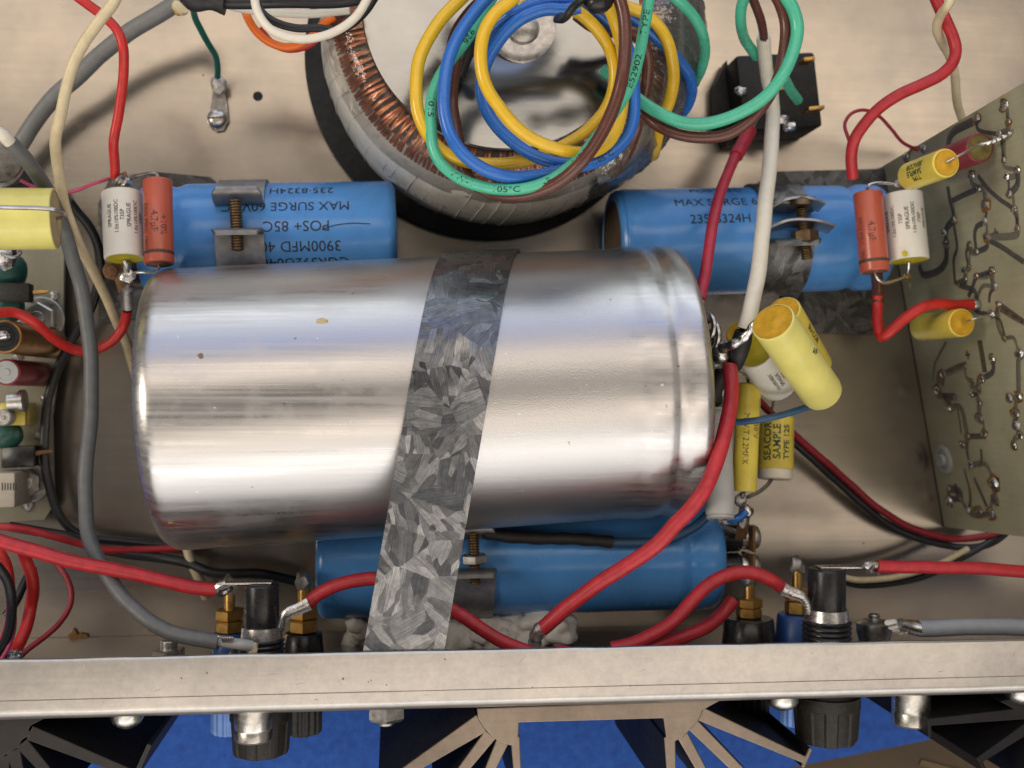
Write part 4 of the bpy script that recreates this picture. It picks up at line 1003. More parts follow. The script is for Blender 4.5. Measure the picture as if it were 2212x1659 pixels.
mk('green_bead', lump(U(14, 940, 14), 4.2, (1.1, 1, .8), .08, 3, 3), 'green_part', lb)
mk('green_bead', lump(U(16, 588, 22), 5.4, (1, 1.1, .9), .08, 4, 3), 'green_part', lb)
mk('green_bead', lump(U(16, 662, 18), 4.8, (1, 1, .9), .08, 5, 3), 'green_part', lb)
mk('black_transistor', box(U(28, 632, 28), (1, -.02, .1), (0, 1, 0), UP, 10.5, 5.2, 4.2, .5), 'worn_black_plastic', lb)
mk('transistor_leg', sweep(spline(pts([(48, 634, 28), (70, 632, 27), (104, 629, 26)]), 1), lambda f: .9 - .4 * f, 8), 'brass', lb)
mk('black_transistor', box(U(44, 986, 14), (1, .05, .1), (0, 1, 0), UP, 9.5, 6.2, 5, .5), 'black_plastic', lb)
mk('transistor_leg', sweep(spline(pts([(60, 984, 15), (84, 978, 15), (114, 975, 14)]), 1), lambda f: .9 - .3 * f, 8), 'rusty', lb)
wb = mk('beige_resistor', box(U(8, 1054, 14), (1, 0, 0), (0, 1, 0), UP, 11.5, 10, 16, .6), 'beige_part', lb)
mk('printed_text', flattext('IIIIII', 3.0, U(20, 1052, 22.05), (1, 0, 0), (0, 1, 0), .05, 0.0), 'ink', wb, smooth=False)
for (u, v, k) in ((90, 690, 1.0), (68, 1042, .85)):
    e = U(u, v, LZ); mk('mounting_nut', join(lathe(e, UP, [(0, 6.8 * k), (.8, 6.8 * k), (1.0, 6.4 * k), (1.0, 0)], 28), hexn(e + UP, e + UP * 4, 5.0 * k), cyl(e + UP * 4, e + UP * 5, 2.2 * k, 0, .3)), 'steel', lb, angle=25)
for (u, v, z, r) in ((10, 552, 36, 3.2), (60, 1090, LZ, 1.6), (40, 770, LZ, 1.4), (100, 800, LZ, 1.2), (96, 860, LZ, 1.2), (84, 940, LZ, 1.4), (118, 640, LZ, 1.3)):
    mk('pin_solder', lump(U(u, v, z), r, (1, 1.2, .8), .5, u), 'solder' if z > 20 else 'dull_solder', lb)
mk('lead_loop', sweep(spline(pts([(2, 548, 40), (30, 556, 40), (44, 546, 38), (38, 536, 36)]), .6), .5, 8), 'dull_solder', lb)
mk('transistor_can', lathe(U(-14, 342, 46), Vector((.5, -.2, .8)), [(0, 0), (0, 7.4), (1.2, 7.6), (1.6, 6.4), (5, 6.2), (5.8, 5.6), (6.1, 4), (6.1, 0)], 36), 'steel', lb)
mk('heat_block', box(U(30, 384, 30), (1, .3, 0), (-.3, 1, 0), UP, 11, 6, 7, .6), 'worn_black_plastic', lb)
# big yellow capacitor at the left edge
yl, A, B, X, R, ob_ = film_cap('film_capacitor', 'large pale yellow film capacitor cut by the left edge', (-70, 473, 68), (121, 473, 66), 133, 'yellow_film_pale', 'tan_epoxy', 'tan_epoxy', .4, .4)
lead(yl, [(-40, 446, 81), (20, 448, 80.5), (90, 450, 80), (118, 453, 79), (134, 460, 76), (142, 465, 71), (134, 468, 67), (122, 472, 66)], .52, 'steel')

# ================================================================== parts at the terminal end of the big can
ts = thing('terminal_lugs', 'soldered lugs on the right end of the big silver can', 'terminal', U(1535, 740, 60))
for (u, v, z, rr) in ((1526, 706, 62, 2.6), (1534, 726, 62, 3.2), (1534, 748, 61, 3.0)):
    q = [U(u, v, z) + Vector((0, math.cos(a) * rr * 1.3, math.sin(a) * rr * 1.2)) + CX * (1.2 * math.sin(a)) for a in [2 * math.pi * k / 18 for k in range(19)]]
    mk('ring_lug', sweep(q, .8, 8), 'steel', ts)
mk('stud', cyl(U(1505, 735, 60), U(1545, 733, 60), 2.6, 0, .4), 'steel', ts)
mk('solder_lump', lump(U(1556, 762, 64), 2.7, (1.0, 1.2, .9), .35, 21), 'solder', ts, angle=80)
mk('solder_lump', lump(U(1548, 785, 60), 2.0, (1.2, .8, .9), .35, 22), 'dull_solder', ts, angle=80)
mk('tinned_link', sweep(spline(pts([(1556, 755, 66), (1580, 745, 69), (1602, 733, 71), (1622, 710, 73), (1638, 690, 75), (1655, 683, 77)]), .5), lambda f: 1.35 - .5 * f + .15 * math.sin(f * 30), 10, flat=.7), 'solder', ts)
mk('black_sleeve', sweep(spline(pts([(1607, 716, 66), (1602, 738, 65), (1594, 764, 64), (1588, 790, 61), (1580, 800, 58)]), .6), lambda f: 2.4 * math.sin(math.pi * (.30 + .66 * f)) ** .8 + .3, 14), 'black_tape', ts)
mk('black_sleeve', sweep(spline(pts([(1566, 800, 52), (1552, 822, 50), (1545, 845, 48), (1545, 870, 46)]), .6), lambda f: 2.6 - .6 * f, 12), 'black_tape', ts)
mk('solder_lump', lump(U(1560, 842, 48), 1.6, (1, 1.3, .9), .4, 24), 'dull_solder', ts)

c1, A, B, X, R, ob_ = film_cap('film_capacitor', 'bright yellow film capacitor tilted outward, uppermost at the can terminals', (1669, 695, 82), (1777, 850, 62), 93, 'yellow_film_pale', 'amber_epoxy', 'yellow_film_pale', .4, 1.6)
printing(ob_, A, B, X, R, [('µF', 2.6, .42, .82)], 'green_ink', False, .02)
mk('lead', sweep(spline(pts([(1655, 683, 77.5), (1664, 687, 79), (1668, 692, 79.3)]), .4), .8, 8), 'tinned', c1)
c2, A, B, X, R, ob_ = film_cap('film_capacitor', 'yellow film capacitor half hidden behind the tilted bright yellow one', (1692, 672, 66), (1762, 790, 48), 74, 'yellow_film', 'amber_epoxy', 'amber_epoxy')
printing(ob_, A, B, X, R, [('SEACOR', 2.2, .40, .80)], 'green_ink', False, .02)
c3, A, B, X, R, ob_ = film_cap('film_capacitor', 'yellow film capacitor peeping out behind the white wire end', (1594, 718, 55), (1650, 778, 42), 56, 'yellow_film', 'amber_epoxy', 'amber_epoxy')
c4, A, B, X, R, ob_ = film_cap('film_capacitor', 'white printed film capacitor squeezed under the tilted yellow one', (1631, 757, 58), (1682, 830, 46), 88, 'white_paper', 'yellow_epoxy', 'white_paper', .5, 1.6)
printing(ob_, A, B, X, R, [('1.0±10%100DC', 1.4, .5, .10), ('SPRAGUE', 1.5, .52, -.18), ('735P', 1.4, .5, -.46), ('1.0±10%100DC', 1.4, .52, -.72)], 'ink', True)
lead(c4, [(1660, 838, 48), (1668, 856, 42), (1670, 872, 36), (1666, 888, 32)], .45, 'dull_solder')
c5, A, B, X, R, ob_ = film_cap('film_capacitor', 'slim yellow capacitor with 250 V print hanging right of the can', (1618, 828, 45), (1607, 1062, 47), 53, 'yellow_film', 'yellow_film', 'olive_epoxy', .8, .5)
printing(ob_, A, B, X, R, [('MW.T 2.2MF/K', 2.3, .52, -.05), ('250 V', 2.3, .42, .70)], 'faded_ink', False, 0.0)
lead(c5, [(1617, 828, 45), (1612, 812, 50), (1598, 806, 54), (1580, 800, 57)], .5, 'solder')
lead(c5, [(1607, 1063, 47), (1603, 1076, 46), (1606, 1090, 44), (1612, 1104, 42)], .5, 'dull_solder')
c6, A, B, X, R, ob_ = film_cap('film_capacitor', 'yellow capacitor with large stamped print low beside the slim one', (1676, 900, 30), (1674, 1014, 32), 78, 'yellow_film', 'yellow_epoxy', 'white_pvc', .6, .3)
printing(ob_, A, B, X, R, [('SEACOR', 3.0, .50, .40), ('SAMPLE', 3.0, .50, -.10), ('TYPE 125', 2.6, .50, -.60)], 'green_ink', True, .02)
mk('white_end', lathe(B - X * .2, X, rcyl(3.2, R * .93, .2, .6), 36), 'white_pvc', c6)
lead(c6, [(1668, 1032, 32), (1660, 1045, 36), (1640, 1062, 42), (1615, 1074, 45)], .6, 'dull_solder')
c7, A, B, X, R, ob_ = film_cap('resistor', 'smooth pale grey ceramic resistor against the can end', (1548, 885, 46), (1556, 1122, 54), 62, 'ceramic_grey', 'ceramic_grey', 'ceramic_grey', 1.8, 2.2, cat='resistor')
lead(c7, [(1556, 1126, 54), (1562, 1136, 52), (1574, 1142, 48), (1590, 1148, 40)], .6, 'solder')
lead(c7, [(1548, 884, 46), (1552, 868, 47), (1558, 850, 48)], .5, 'solder')
o = thing('solder_tag', 'tarnished solder tags above the front cap terminals', 'terminal', U(1605, 1100, 42))
mk('solder_lump', lump(U(1600, 1080, 45), 1.8, (1.0, 1.2, .9), .5, 25), 'dull_solder', o)
mk('solder_lump', lump(U(1612, 1104, 42), 2.0, (1.1, 1.0, .9), .5, 26), 'solder', o)
mk('solder_lump', lump(U(1606, 1126, 38), 1.7, (1.0, 1.2, .9), .5, 27), 'dull_solder', o)
mk('tag_strip', box(U(1604, 1140, 34), (0, 1, .5), (1, 0, 0), (0, -.5, 1), 8, 3.4, .8, .2), 'rusty', o)
wire('signal_wire', [(1576, 1122, 40), (1590, 1122, 42), (1604, 1112, 43), (1612, 1104, 43)], 17, 'blue_pvc', 'short blue wire between the solder tags by the grey resistor')
wire('signal_wire', [(1570, 913, 52), (1590, 913, 54), (1637, 907, 57), (1691, 895, 57), (1737, 882, 56), (1775, 870, 54)], 14, 'slate_blue_pvc', 'thin dark blue wire crossing the yellow capacitors')

# ================================================================== loose wires
wire('hookup_wire', [(255, -12, 76), (244, 8), (226, 30), (204, 58), (180, 92), (160, 135, 70), (144, 190), (130, 250), (120, 300, 62), (122, 345), (132, 400, 54), (142, 452), (168, 518, 42), (198, 576), (222, 624, 30), (244, 676), (270, 732, 18), (288, 790, 10), (320, 900, 5), (360, 1050, 5), (398, 1165, 10), (410, 1205, 12), (430, 1250, 12), (445, 1290, 8)], 20, 'cream_pvc', 'long cream wire running from the top left under the big can')
wire('hookup_wire', [(160, -14, 58), (186, 6, 58), (210, 24), (234, 44), (256, 70), (266, 104, 56), (267, 140), (265, 188), (256, 248), (246, 310, 48), (246, 345), (248, 382, 42)], 20, 'bright_red_pvc', 'bright red wire dropping to the white capacitor at the left')
cbl = wire('mains_cable', [(398, -4, 26), (368, 16, 24), (325, 42), (275, 72, 20), (222, 114), (172, 162, 16), (120, 208), (78, 258, 12), (45, 310), (15, 370, 8), (-20, 440, 6)], 34, 'grey_pvc', 'thick grey cable crossing the upper left floor', 'cable')
mk('cut_core', sweep(spline(pts([(384, 12, 26), (394, 22, 28), (400, 18, 30)]), .5), lambda f: 1.9 - .6 * f, 10), 'cream_pvc', cbl)
mk('cut_core', lump(U(386, 24, 26), 1.4, (1, 1, .8), .5, 6), 'amber_epoxy', cbl)
gw = wire('ground_wire', [(440, 8, 38), (420, 18, 36), (422, 40), (436, 68, 26), (452, 98), (466, 124, 14), (471, 148), (471, 166, 7)], 13, 'green_pvc', 'dark green ground wire ending on the floor lug')
lg = thing('ground_lug', 'tin solder lug screwed to the chassis floor below the green wire', 'terminal lug', U(472, 220, 0))
mk('lug_plate', prism([U(463, 176, 2.5), U(481, 176, 2.5), U(490, 225, 2), U(494, 262, 1), U(484, 282, .6), U(468, 285, .6), U(456, 270, .6), U(455, 240, 1.2)], UP * .7), 'steel', lg, smooth=False)
mk('solder_joint', lump(U(471, 182, 4.5), 2.4, (1.0, 1.3, .6), .5, 31), 'dull_solder', lg)
c = U(469, 257, 1.8); mk('screw_head', lathe(c, UP, [(0, 0), (0, 3.0), (.5, 3.0), (1.3, 2.5), (1.8, 1.4), (1.9, 0)], 28), 'zinc', lg)
mk('screw_slot', box(c + UP * 1.75, (1, .1, 0), (-.1, 1, 0), UP, 5.2, .55, .4), 'cork_brown', lg)
# bundle at the top
wire('mains_wire', [(395, -8, 62), (420, 4, 62), (450, 5, 62), (490, 6), (560, 4, 64), (640, 3), (720, 3), (800, -8, 66)], 26, 'black_pvc', 'thick black wire running along the top edge', sides=16)
mk('tape_wrap', sweep(spline(pts([(405, -6, 62), (430, 3, 63), (460, 6, 63), (486, 10, 63)]), .8), lambda f: 2.4 + .5 * math.sin(f * 7), 14), 'black_tape', label='black tape wrapped round the wires at the top left', cat='tape')
wire('mains_wire', [(470, -4, 56), (492, 10, 56), (530, 20), (580, 26, 56), (640, 28), (700, 27), (755, 22, 58)], 17, 'white_pvc', 'straight white wire under the black bundle at the top')
wire('mains_wire', [(548, -20, 72), (556, 8, 72), (574, 34), (602, 52), (640, 62, 72), (690, 62), (730, 66, 70), (765, 46), (792, 20, 70), (812, -8)], 16, 'black_pvc', 'black wire looping beside the white loop at the top')
wire('mains_wire', [(550, -20, 74), (553, 10), (565, 40), (585, 64), (615, 79, 76), (655, 86), (698, 78), (740, 58, 76), (770, 33), (792, -2), (800, -20, 76)], 18, 'white_pvc', 'glossy white wire loop hanging at the top')
wire('mains_wire', [(524, 8, 50), (533, 38, 50), (552, 68), (578, 90), (612, 102, 48), (648, 96), (680, 72), (700, 50, 50), (720, 36)], 17, 'orange_pvc', 'orange wire loop at the top behind the white loop')
wire('mains_wire', [(560, 62, 44), (590, 94, 42), (622, 106, 42), (662, 98), (694, 74), (712, 46, 46)], 15, 'bright_red_pvc', 'red wire loop showing under the orange loop')
# left side
cx = wire('coaxial_cable', [(22, 308, 74), (38, 326, 72), (62, 354, 68), (95, 400, 60), (118, 446, 54), (136, 494, 48), (152, 545), (170, 604, 44), (183, 666), (193, 730, 44), (197, 780), (197, 835), (194, 906, 46), (188, 980), (184, 1056, 50), (187, 1126), (196, 1172, 56), (212, 1212), (240, 1256, 62), (276, 1300), (320, 1340, 68), (366, 1365), (420, 1379, 71), (473, 1387, 72)], 29, 'dark_grey_pvc', 'dark grey coaxial cable sweeping down the left side to the flange', 'cable')
mk('inner_core', sweep(spline(pts([(-12, 282, 76), (6, 292, 76), (22, 308, 74)]), .5), 1.5, 12), 'white_pvc', cx)
mk('inner_core', sweep(spline(pts([(470, 1386, 72), (495, 1389, 72), (520, 1392, 72), (542, 1396, 71)]), .5), lambda f: 1.25 + .25 * f, 12), 'ceramic_grey', cx)
mk('core_end', lump(U(546, 1402, 71), 1.5, (.9, 1.3, .8), .4, 41), 'cream_pvc', cx)
mk('braid', join(*[sweep(spline([U(472 + 4 * k, 1375, 74), U(478 + 5 * k, 1378, 75.5), U(482 + 4 * k, 1388, 73)], .3), .25, 5) for k in range(6)], sweep(spline(pts([(500, 1395, 70), (504, 1406, 68), (498, 1416, 64)]), .3), .7, 7)), 'tinned', cx)
wire('hookup_wire', [(-20, 678, 52), (0, 676, 50), (32, 675), (74, 696, 44), (112, 728), (150, 751, 34), (182, 759), (214, 754, 30), (246, 736), (266, 706, 32), (275, 672, 35)], 20, 'bright_red_pvc', 'bright red wire hanging in a bow left of the big can')
wire('hookup_wire', [(44, 388, 40), (70, 402, 40), (105, 414, 42), (135, 416), (165, 412), (200, 398, 44), (236, 386, 42)], 7, 'pink_pvc', 'thin pink wire behind the large pale yellow capacitor')
wire('hookup_wire', [(150, 436, 22), (165, 456, 20), (192, 490), (210, 530, 14), (217, 570), (214, 606, 10), (200, 654), (176, 702, 10), (150, 748), (126, 796, 12), (110, 840), (100, 884), (96, 950, 12), (98, 1008), (107, 1056), (125, 1106, 10), (152, 1143), (190, 1162, 8), (260, 1170), (340, 1176, 6), (420, 1180, 5)], 19, 'black_pvc', 'black wire bowing across the floor left of the big can')
wire('hookup_wire', [(20, 1138, 16), (90, 1150, 14), (150, 1160), (205, 1182, 12), (270, 1196), (330, 1204, 10), (400, 1214), (460, 1236, 14), (560, 1240, 14), (640, 1256, 10)], 20, 'black_pvc', 'black wire low behind the left fuse holder')
wire('hookup_wire', [(-10, 1136, 24), (20, 1139, 24), (67, 1147), (116, 1159, 20), (173, 1176, 16), (240, 1188), (310, 1188, 10), (432, 1180, 8), (520, 1170, 6)], 15, 'red_pvc', 'thin red wire passing under the coaxial cable towards the can')
o = wire('power_wire', [(-20, 1164, 66), (0, 1169, 66), (66, 1187), (133, 1206, 65), (200, 1222), (266, 1234, 64), (333, 1249), (400, 1264, 63), (440, 1270), (468, 1272, 62)], 29, 'red_pvc', 'thick red wire running from the left edge to the left fuse holder')
mk('bare_end', sweep(spline(pts([(466, 1272, 62), (478, 1264, 63), (488, 1260, 63)]), .4), lambda f: 1.5 - .7 * f, 8), 'solder', o)
mk('bare_end', sweep(spline(pts([(466, 1276, 62), (480, 1281, 61), (492, 1276, 61), (500, 1270, 62)]), .4), lambda f: 1.3 - .7 * f, 8), 'solder', o)
wire('power_wire', [(46, 1180, 48), (56, 1208, 46), (68, 1240), (72, 1275), (67, 1314, 44), (57, 1356), (40, 1394, 50), (24, 1418, 54)], 24, 'bright_red_pvc', 'red wire curving down at the lower left corner')
wire('power_wire', [(-10, 1186, 52), (2, 1194, 52), (15, 1218), (22, 1250, 50), (24, 1300), (20, 1350, 48), (4, 1390)], 18, 'bright_red_pvc', 'red wire behind the black loop at the left edge')
wire('power_wire', [(-14, 1214, 64), (0, 1228, 64), (17, 1254), (26, 1292, 62), (25, 1334), (16, 1372), (0, 1408, 58), (-10, 1424)], 20, 'black_pvc', 'black wire loop cut by the left edge above the flange')
wire('power_wire', [(12, 1330, 40), (32, 1302, 40), (56, 1252, 38), (72, 1226, 36)], 17, 'black_pvc', 'short black wire behind the red bow at the lower left')
wire('signal_wire', [(110, 1200, 46), (123, 1218, 46), (143, 1244), (155, 1280), (150, 1313), (126, 1350), (92, 1380), (62, 1402, 52), (42, 1420, 54)], 12, 'dark_red_pvc', 'thin dark red wire bending to the solder point at the lower left')
wire('signal_wire', [(32, 1330, 58), (30, 1358, 58), (20, 1394), (4, 1424, 60), (-4, 1440, 60)], 9, 'pink_pvc', 'thin magenta wire at the lower left corner')
sj = mk('solder_point', join(*[lump(U(20 + 5 * k, 1420 - 2 * k, 56), 1.5, (1, 1, .8), .6, 60 + k) for k in range(4)]), 'solder', label='bright solder joint at the lower left corner above the flange', cat='solder joint')
# right side
wire('hookup_wire', [(2018, -14, 66), (2028, 8, 66), (2044, 44), (2059, 82), (2064, 112), (2055, 138, 66), (2033, 160), (1996, 179), (1946, 202, 62), (1904, 231), (1871, 263), (1848, 296, 56), (1839, 337), (1841, 384, 50)], 24, 'red_pvc', 'red wire curving down at the upper right to the red capacitor')
wire('hookup_wire', [(2060, -14, 76), (2050, 8, 76), (2032, 30), (2024, 58), (2034, 92, 60), (2051, 122), (2061, 152, 48), (2065, 190), (2069, 226, 34), (2080, 262, 24)], 18, 'cream_pvc', 'cream wire twisting round the red wire at the upper right')
wire('signal_wire', [(1842, 380, 48), (1846, 340, 46), (1833, 300, 46), (1824, 270), (1838, 246), (1866, 237, 44), (1899, 250), (1924, 277, 40), (1947, 305), (1983, 324, 36)], 7, 'dark_red_pvc', 'hair-thin dark red wire looping to the right board corner')
o = wire('hookup_wire', [(1896, 640, 38), (1896, 665, 38), (1896, 705, 40), (1904, 728, 42), (1927, 712, 44), (1960, 684), (1992, 664, 46), (2031, 656), (2064, 660), (2099, 659, 44)], 22, 'bright_red_pvc', 'bright red V-shaped wire ending on the right circuit board')
mk('brown_sleeve', sweep(spline(pts([(1893, 588, 36), (1896, 620, 37), (1896, 655, 38)]), .6), 1.7, 12), 'brown_pvc', o)
mk('bare_end', lump(U(2107, 658, 44), 1.7, (1.2, 1, .9), .3, 44), 'solder', o)
wire('speaker_wire', [(1640, 866, 24), (1664, 890, 22), (1714, 938, 18), (1771, 987), (1834, 1043, 12), (1884, 1088), (1946, 1130, 10), (2009, 1153), (2062, 1165, 10), (2124, 1158, 12), (2180, 1140, 14)], 15, 'dark_red_pvc', 'dark red wire of the twin pair crossing the right floor')
wire('speaker_wire', [(1700, 940, 16), (1760, 997, 14), (1824, 1054, 11), (1876, 1101), (1940, 1145, 9), (2004, 1169), (2062, 1181, 10), (2120, 1180), (2160, 1160, 12), (2200, 1120, 14)], 15, 'black_pvc', 'black wire of the twin pair crossing the right floor')
wire('hookup_wire', [(1818, 1254, 22), (1850, 1262, 22), (1912, 1262, 20), (1980, 1249), (2040, 1226, 16), (2096, 1196), (2150, 1162, 12)], 14, 'black_pvc', 'black wire curving behind the right fuse holder')
wire('hookup_wire', [(1822, 1246, 24), (1850, 1252, 24), (1912, 1250, 22), (1982, 1236), (2040, 1213, 18), (2090, 1186, 16)], 13, 'cream_pvc', 'cream wire curving behind the right fuse holder')
o = wire('power_wire', [(1894, 1222, 66), (1975, 1224, 66), (2040, 1226), (2102, 1228, 66), (2160, 1231), (2230, 1236, 66)], 26, 'red_pvc', 'thick red wire from the right edge to the right fuse holder')
mk('bare_end', sweep(spline(pts([(1896, 1222, 66), (1884, 1218, 67), (1872, 1224, 67), (1884, 1234, 65), (1895, 1236, 64)]), .4), lambda f: 1.0 + .2 * math.sin(f * 20), 8), 'solder', o)
o = wire('power_wire', [(1578, 792, 64), (1582, 842, 68), (1576, 892), (1562, 952, 74), (1544, 1006), (1522, 1056, 76), (1494, 1096), (1462, 1130), (1430, 1166, 74), (1391, 1197), (1344, 1228), (1296, 1257, 70), (1255, 1288), (1217, 1318), (1169, 1358, 66)], 32, 'red_pvc', 'thick red wire from the can terminal down past its right rim')
mk('bare_end', sweep(spline(pts([(1171, 1356, 66), (1160, 1364, 66), (1158, 1380, 64), (1152, 1398, 62), (1146, 1412, 60)]), .4), lambda f: 1.6 + .3 * math.sin(f * 25), 10), 'dull_solder', o)
wire('power_wire', [(1710, 1284, 60), (1694, 1272, 60), (1672, 1256), (1636, 1240), (1602, 1236, 60), (1562, 1246), (1522, 1271), (1490, 1303, 62), (1460, 1336), (1420, 1366), (1376, 1388, 66), (1320, 1402, 66)], 28, 'red_pvc', 'red wire arching up to the right fuse holder')
wire('power_wire', [(1586, 1294, 54), (1567, 1320, 54), (1538, 1345), (1505, 1362, 58), (1458, 1380), (1410, 1394, 62), (1380, 1402, 62)], 28, 'red_pvc', 'red wire ending on the right black binding post')
o = wire('power_wire', [(662, 1306, 60), (686, 1284, 60), (727, 1264), (775, 1252, 62), (815, 1250), (860, 1264, 64), (920, 1286), (978, 1316, 66), (1000, 1330), (1043, 1360), (1091, 1388, 68), (1148, 1412, 68)], 28, 'red_pvc', 'red wire passing under the strap from the left fuse holder')
wire('power_wire', [(1200, 1402, 66), (1222, 1404, 66), (1250, 1410, 66), (1290, 1420, 66)], 18, 'red_pvc', 'red wire end just showing over the flange edge')
o = wire('coaxial_cable', [(1984, 1358, 66), (2030, 1356, 66), (2100, 1355, 66), (2160, 1355), (2230, 1356, 66)], 34, 'silver_grey_pvc', 'grey coaxial cable lying behind the flange at the right edge', 'cable')
mk('inner_core', sweep(spline(pts([(1986, 1358, 66), (1965, 1354, 66), (1942, 1348, 67)]), .4), lambda f: 2.2 - .7 * f, 12), 'solder', o)
mk('braid', join(*[lump(U(1925 + 7 * k, 1345 + 9 * (k % 3), 66), 1.3, (1.2, .8, .8), .7, 70 + k) for k in range(6)]), 'silicone', o)

# ================================================================== fittings in the front panel
def along(u, v, z, d):            # point d mm towards the front from picture point
    return U(u, v, z) - E2 * d
def fuse(label, u, v, z, w, d_out, capw, lug_dir):
    e = U(u, v, z); r = pr(w, e); t = thing('fuse_holder', label, 'fuse holder', e)
    pan = (e - PF(0, 1.6, z)).dot(E2)                   # distance to the panel's inside face
    D = -E2
    mk('body', lathe(e, D, rcyl(11.6, r, .7, .2), 36), 'black_plastic', t)
    mk('contact_ring', lathe(e + D * 10.9, D, [(0, r), (0, r + .6), (3.1, r + .9), (3.1, r)], 36), 'tinned', t)
    mk('thread', thread(e + D * 13.8, e + D * pan, r + 1.5, 1.25, .5, 32), 'black_plastic', t)
    mk('end_contact', box(e - D * .3 + E1 * (lug_dir * 4.2), E1, UP, E2, 13.5, 4.4, .5, .15), 'tinned', t)
    s = spline([e + D * 12.0 - E1 * (lug_dir * (r + .4)) + UP, e + D * 9.5 - E1 * (lug_dir * (r + .9)) + UP, e + D * 7.4 - E1 * (lug_dir * (r + 2.4)) + UP * 1.2, e + D * 6.4 - E1 * (lug_dir * (r + 5.0)) + UP, e + D * 5.2 - E1 * (lug_dir * (r + 7.6)) + UP], .4)
    mk('solder_lug', sweep(s, lambda f: 1.0 + .8 * f, 10, flat=.5), 'solder', t)
    o_ = e + D * (pan + 1.7)
    k = capw
    def knurl(a, h): return 1 + (.05 * (1 if math.sin(a * 8) > 0 else 0) if h > 6.5 else 0)
    mk('cap', lathe(o_, D, [(0, 0), (0, k * .90), (3.2, k * .90), (3.2, k), (6.2, k), (6.6, k * .94), (d_out - 1.4, k * .88), (d_out - .4, k * .84), (d_out, k * .72), (d_out, 0)], 96, knurl), 'worn_black_plastic', t, angle=25)
    return t
fuse('left black fuse holder with metal ring and knurled cap', 566, 1260, 62, 74, 15.2, 7.8, -1)
fuse('right black fuse holder with metal ring and knurled cap', 1786, 1227, 64, 80, 15.8, 8.8, 1)
def post(label, u, v, z, w, mat, outmat, stud_v, wn, out, nutmat='brass'):
    e = U(u, v, z); r = pr(w, e); t = thing('binding_post', label, 'binding post', e)
    D = -E2; pan = (e - PF(0, 1.6, z)).dot(E2)
    mk('insulator', lathe(e, D, [(0, 0), (0, r * .86), (.5, r * .92), (pan * .6, r * 1.0), (pan, r * 1.05), (pan, 0)], 36), mat, t)
    q = U(u, stud_v, z); rn = pr(wn, q); nl = (e - q).length
    mk('stud', cyl(q, e, rn * .38, .2, 0), nutmat, t)
    mk('nut', hexn(e + E2 * (nl * .52), e + E2 * (nl * .28), rn), nutmat, t, angle=25)
    mk('nut', hexn(e + E2 * (nl * .26), e + E2 * .05, rn * .96), nutmat, t, angle=25)
    mk('stud_solder', lump(q, rn * .55, (1, 1.4, 1), .5, u), 'dull_solder', t)
    o_ = e + D * (pan + 1.7)
    k, dd = out
    def ridges(a, h): return 1 + .06 * math.sin(a * 16)
    mk('knob', lathe(o_, D, [(0, 0), (0, k * .95), (.4, k), (dd - .6, k), (dd, k * .9), (dd, 0)], 96, ridges), outmat, t, angle=50)
    return t
post('left blue binding post with brass nuts', 496, 1366, 34, 76, 'blue_plastic', 'ridged_blue_plastic', 1268, 62, (4.7, 18.2))
post('left black binding post beside the left fuse holder', 656, 1366, 38, 88, 'black_plastic', 'worn_black_plastic', 1256, 66, (5.0, 17.6))
post('right black binding post with a red wire', 1618, 1334, 40, 114, 'black_plastic', 'worn_black_plastic', 1252, 58, (5.6, 19.4))
post('right blue binding post behind the right fuse holder', 1722, 1326, 38, 92, 'blue_plastic', 'ridged_blue_plastic', 1222, 56, (4.6, 19.2))
def rca(label, u, v, z, k, d, inner):
    t = thing('phono_jack', label, 'jack', U(u, v, z)); D = -E2; o_ = U(u, v, z); o_ = o_ - E2 * ((o_ - PF(0, 0, z)).dot(E2)) + D * .1
    mk('barrel', lathe(o_, D, [(0, 0), (0, k * 1.12), (1.0, k * 1.12), (1.2, k), (d * .62, k), (d * .66, k * .97), (d * .70, k), (d - .5, k), (d, k * .9), (d, k * .7), (d - 1.5, k * .66), (d - 1.5, 0)], 40), 'zinc', t, angle=40)
    i0 = o_ - D * 1.9
    if inner:
        i1 = U(1888, 1340, 58); dn = (i1 - PF(0, 1.7, 58)).dot(E2)
        mk('nut', lathe(i1, D, [(0, 0), (0, 3.4), (.8, 4.6), (3.0, 4.8), (5.5, 4.2), (dn, 4.2), (dn, 0)], 24), 'steel', t); mk('centre_pin', thread(i1 + D * .2, i1 - D * 1.8, 1.6, .7, .3), 'steel', t)
    else: mk('nut', hexn(i0, i0 - D * 3, 5.2), 'steel', t, angle=25)
rca('left phono jack barrel below the flange in front of the black cap', 548, 1560, 72, 4.6, 8.6, False)
rca('right phono jack barrel below the flange at the right', 1968, 1512, 66, 5.0, 11.4, True)
def dome(label, u, v, z, w):
    p = U(u, v, z); p = p - E2 * ((p - PF(0, 0, z)).dot(E2)) - E2 * .05; r = pr(w, p)
    mk('panel_screw', lathe(p, -E2, [(0, 0), (0, r), (2.2, r), (3.2, r * .86), (4.0, r * .6), (4.5, r * .3), (4.6, 0)], 32), 'zinc', label=label, cat='screw')
dome('domed screw head under the flange at the lower left', 275, 1558, 73, 68)
dome('domed screw head under the flange left of the right fuse cap', 1690, 1516, 73, 68)
dome('domed screw head under the flange at the right edge', 2204, 1504, 73, 66)
p = U(835, 1550, 66); p = p - E2 * ((p - PF(0, 0, 66)).dot(E2)) - E2 * .1
hb = mk('panel_bolt', join(hexn(p, p - E2 * 6.2, 5.0), cyl(p - E2 * 6.2, p - E2 * 7.6, 2.4, 0, .5)), 'steel', label='hex nut on a bolt under the flange below the strap', cat='nut', angle=25)
p = PF(0, 1.7, 16); q = U(365, 1397, 40)
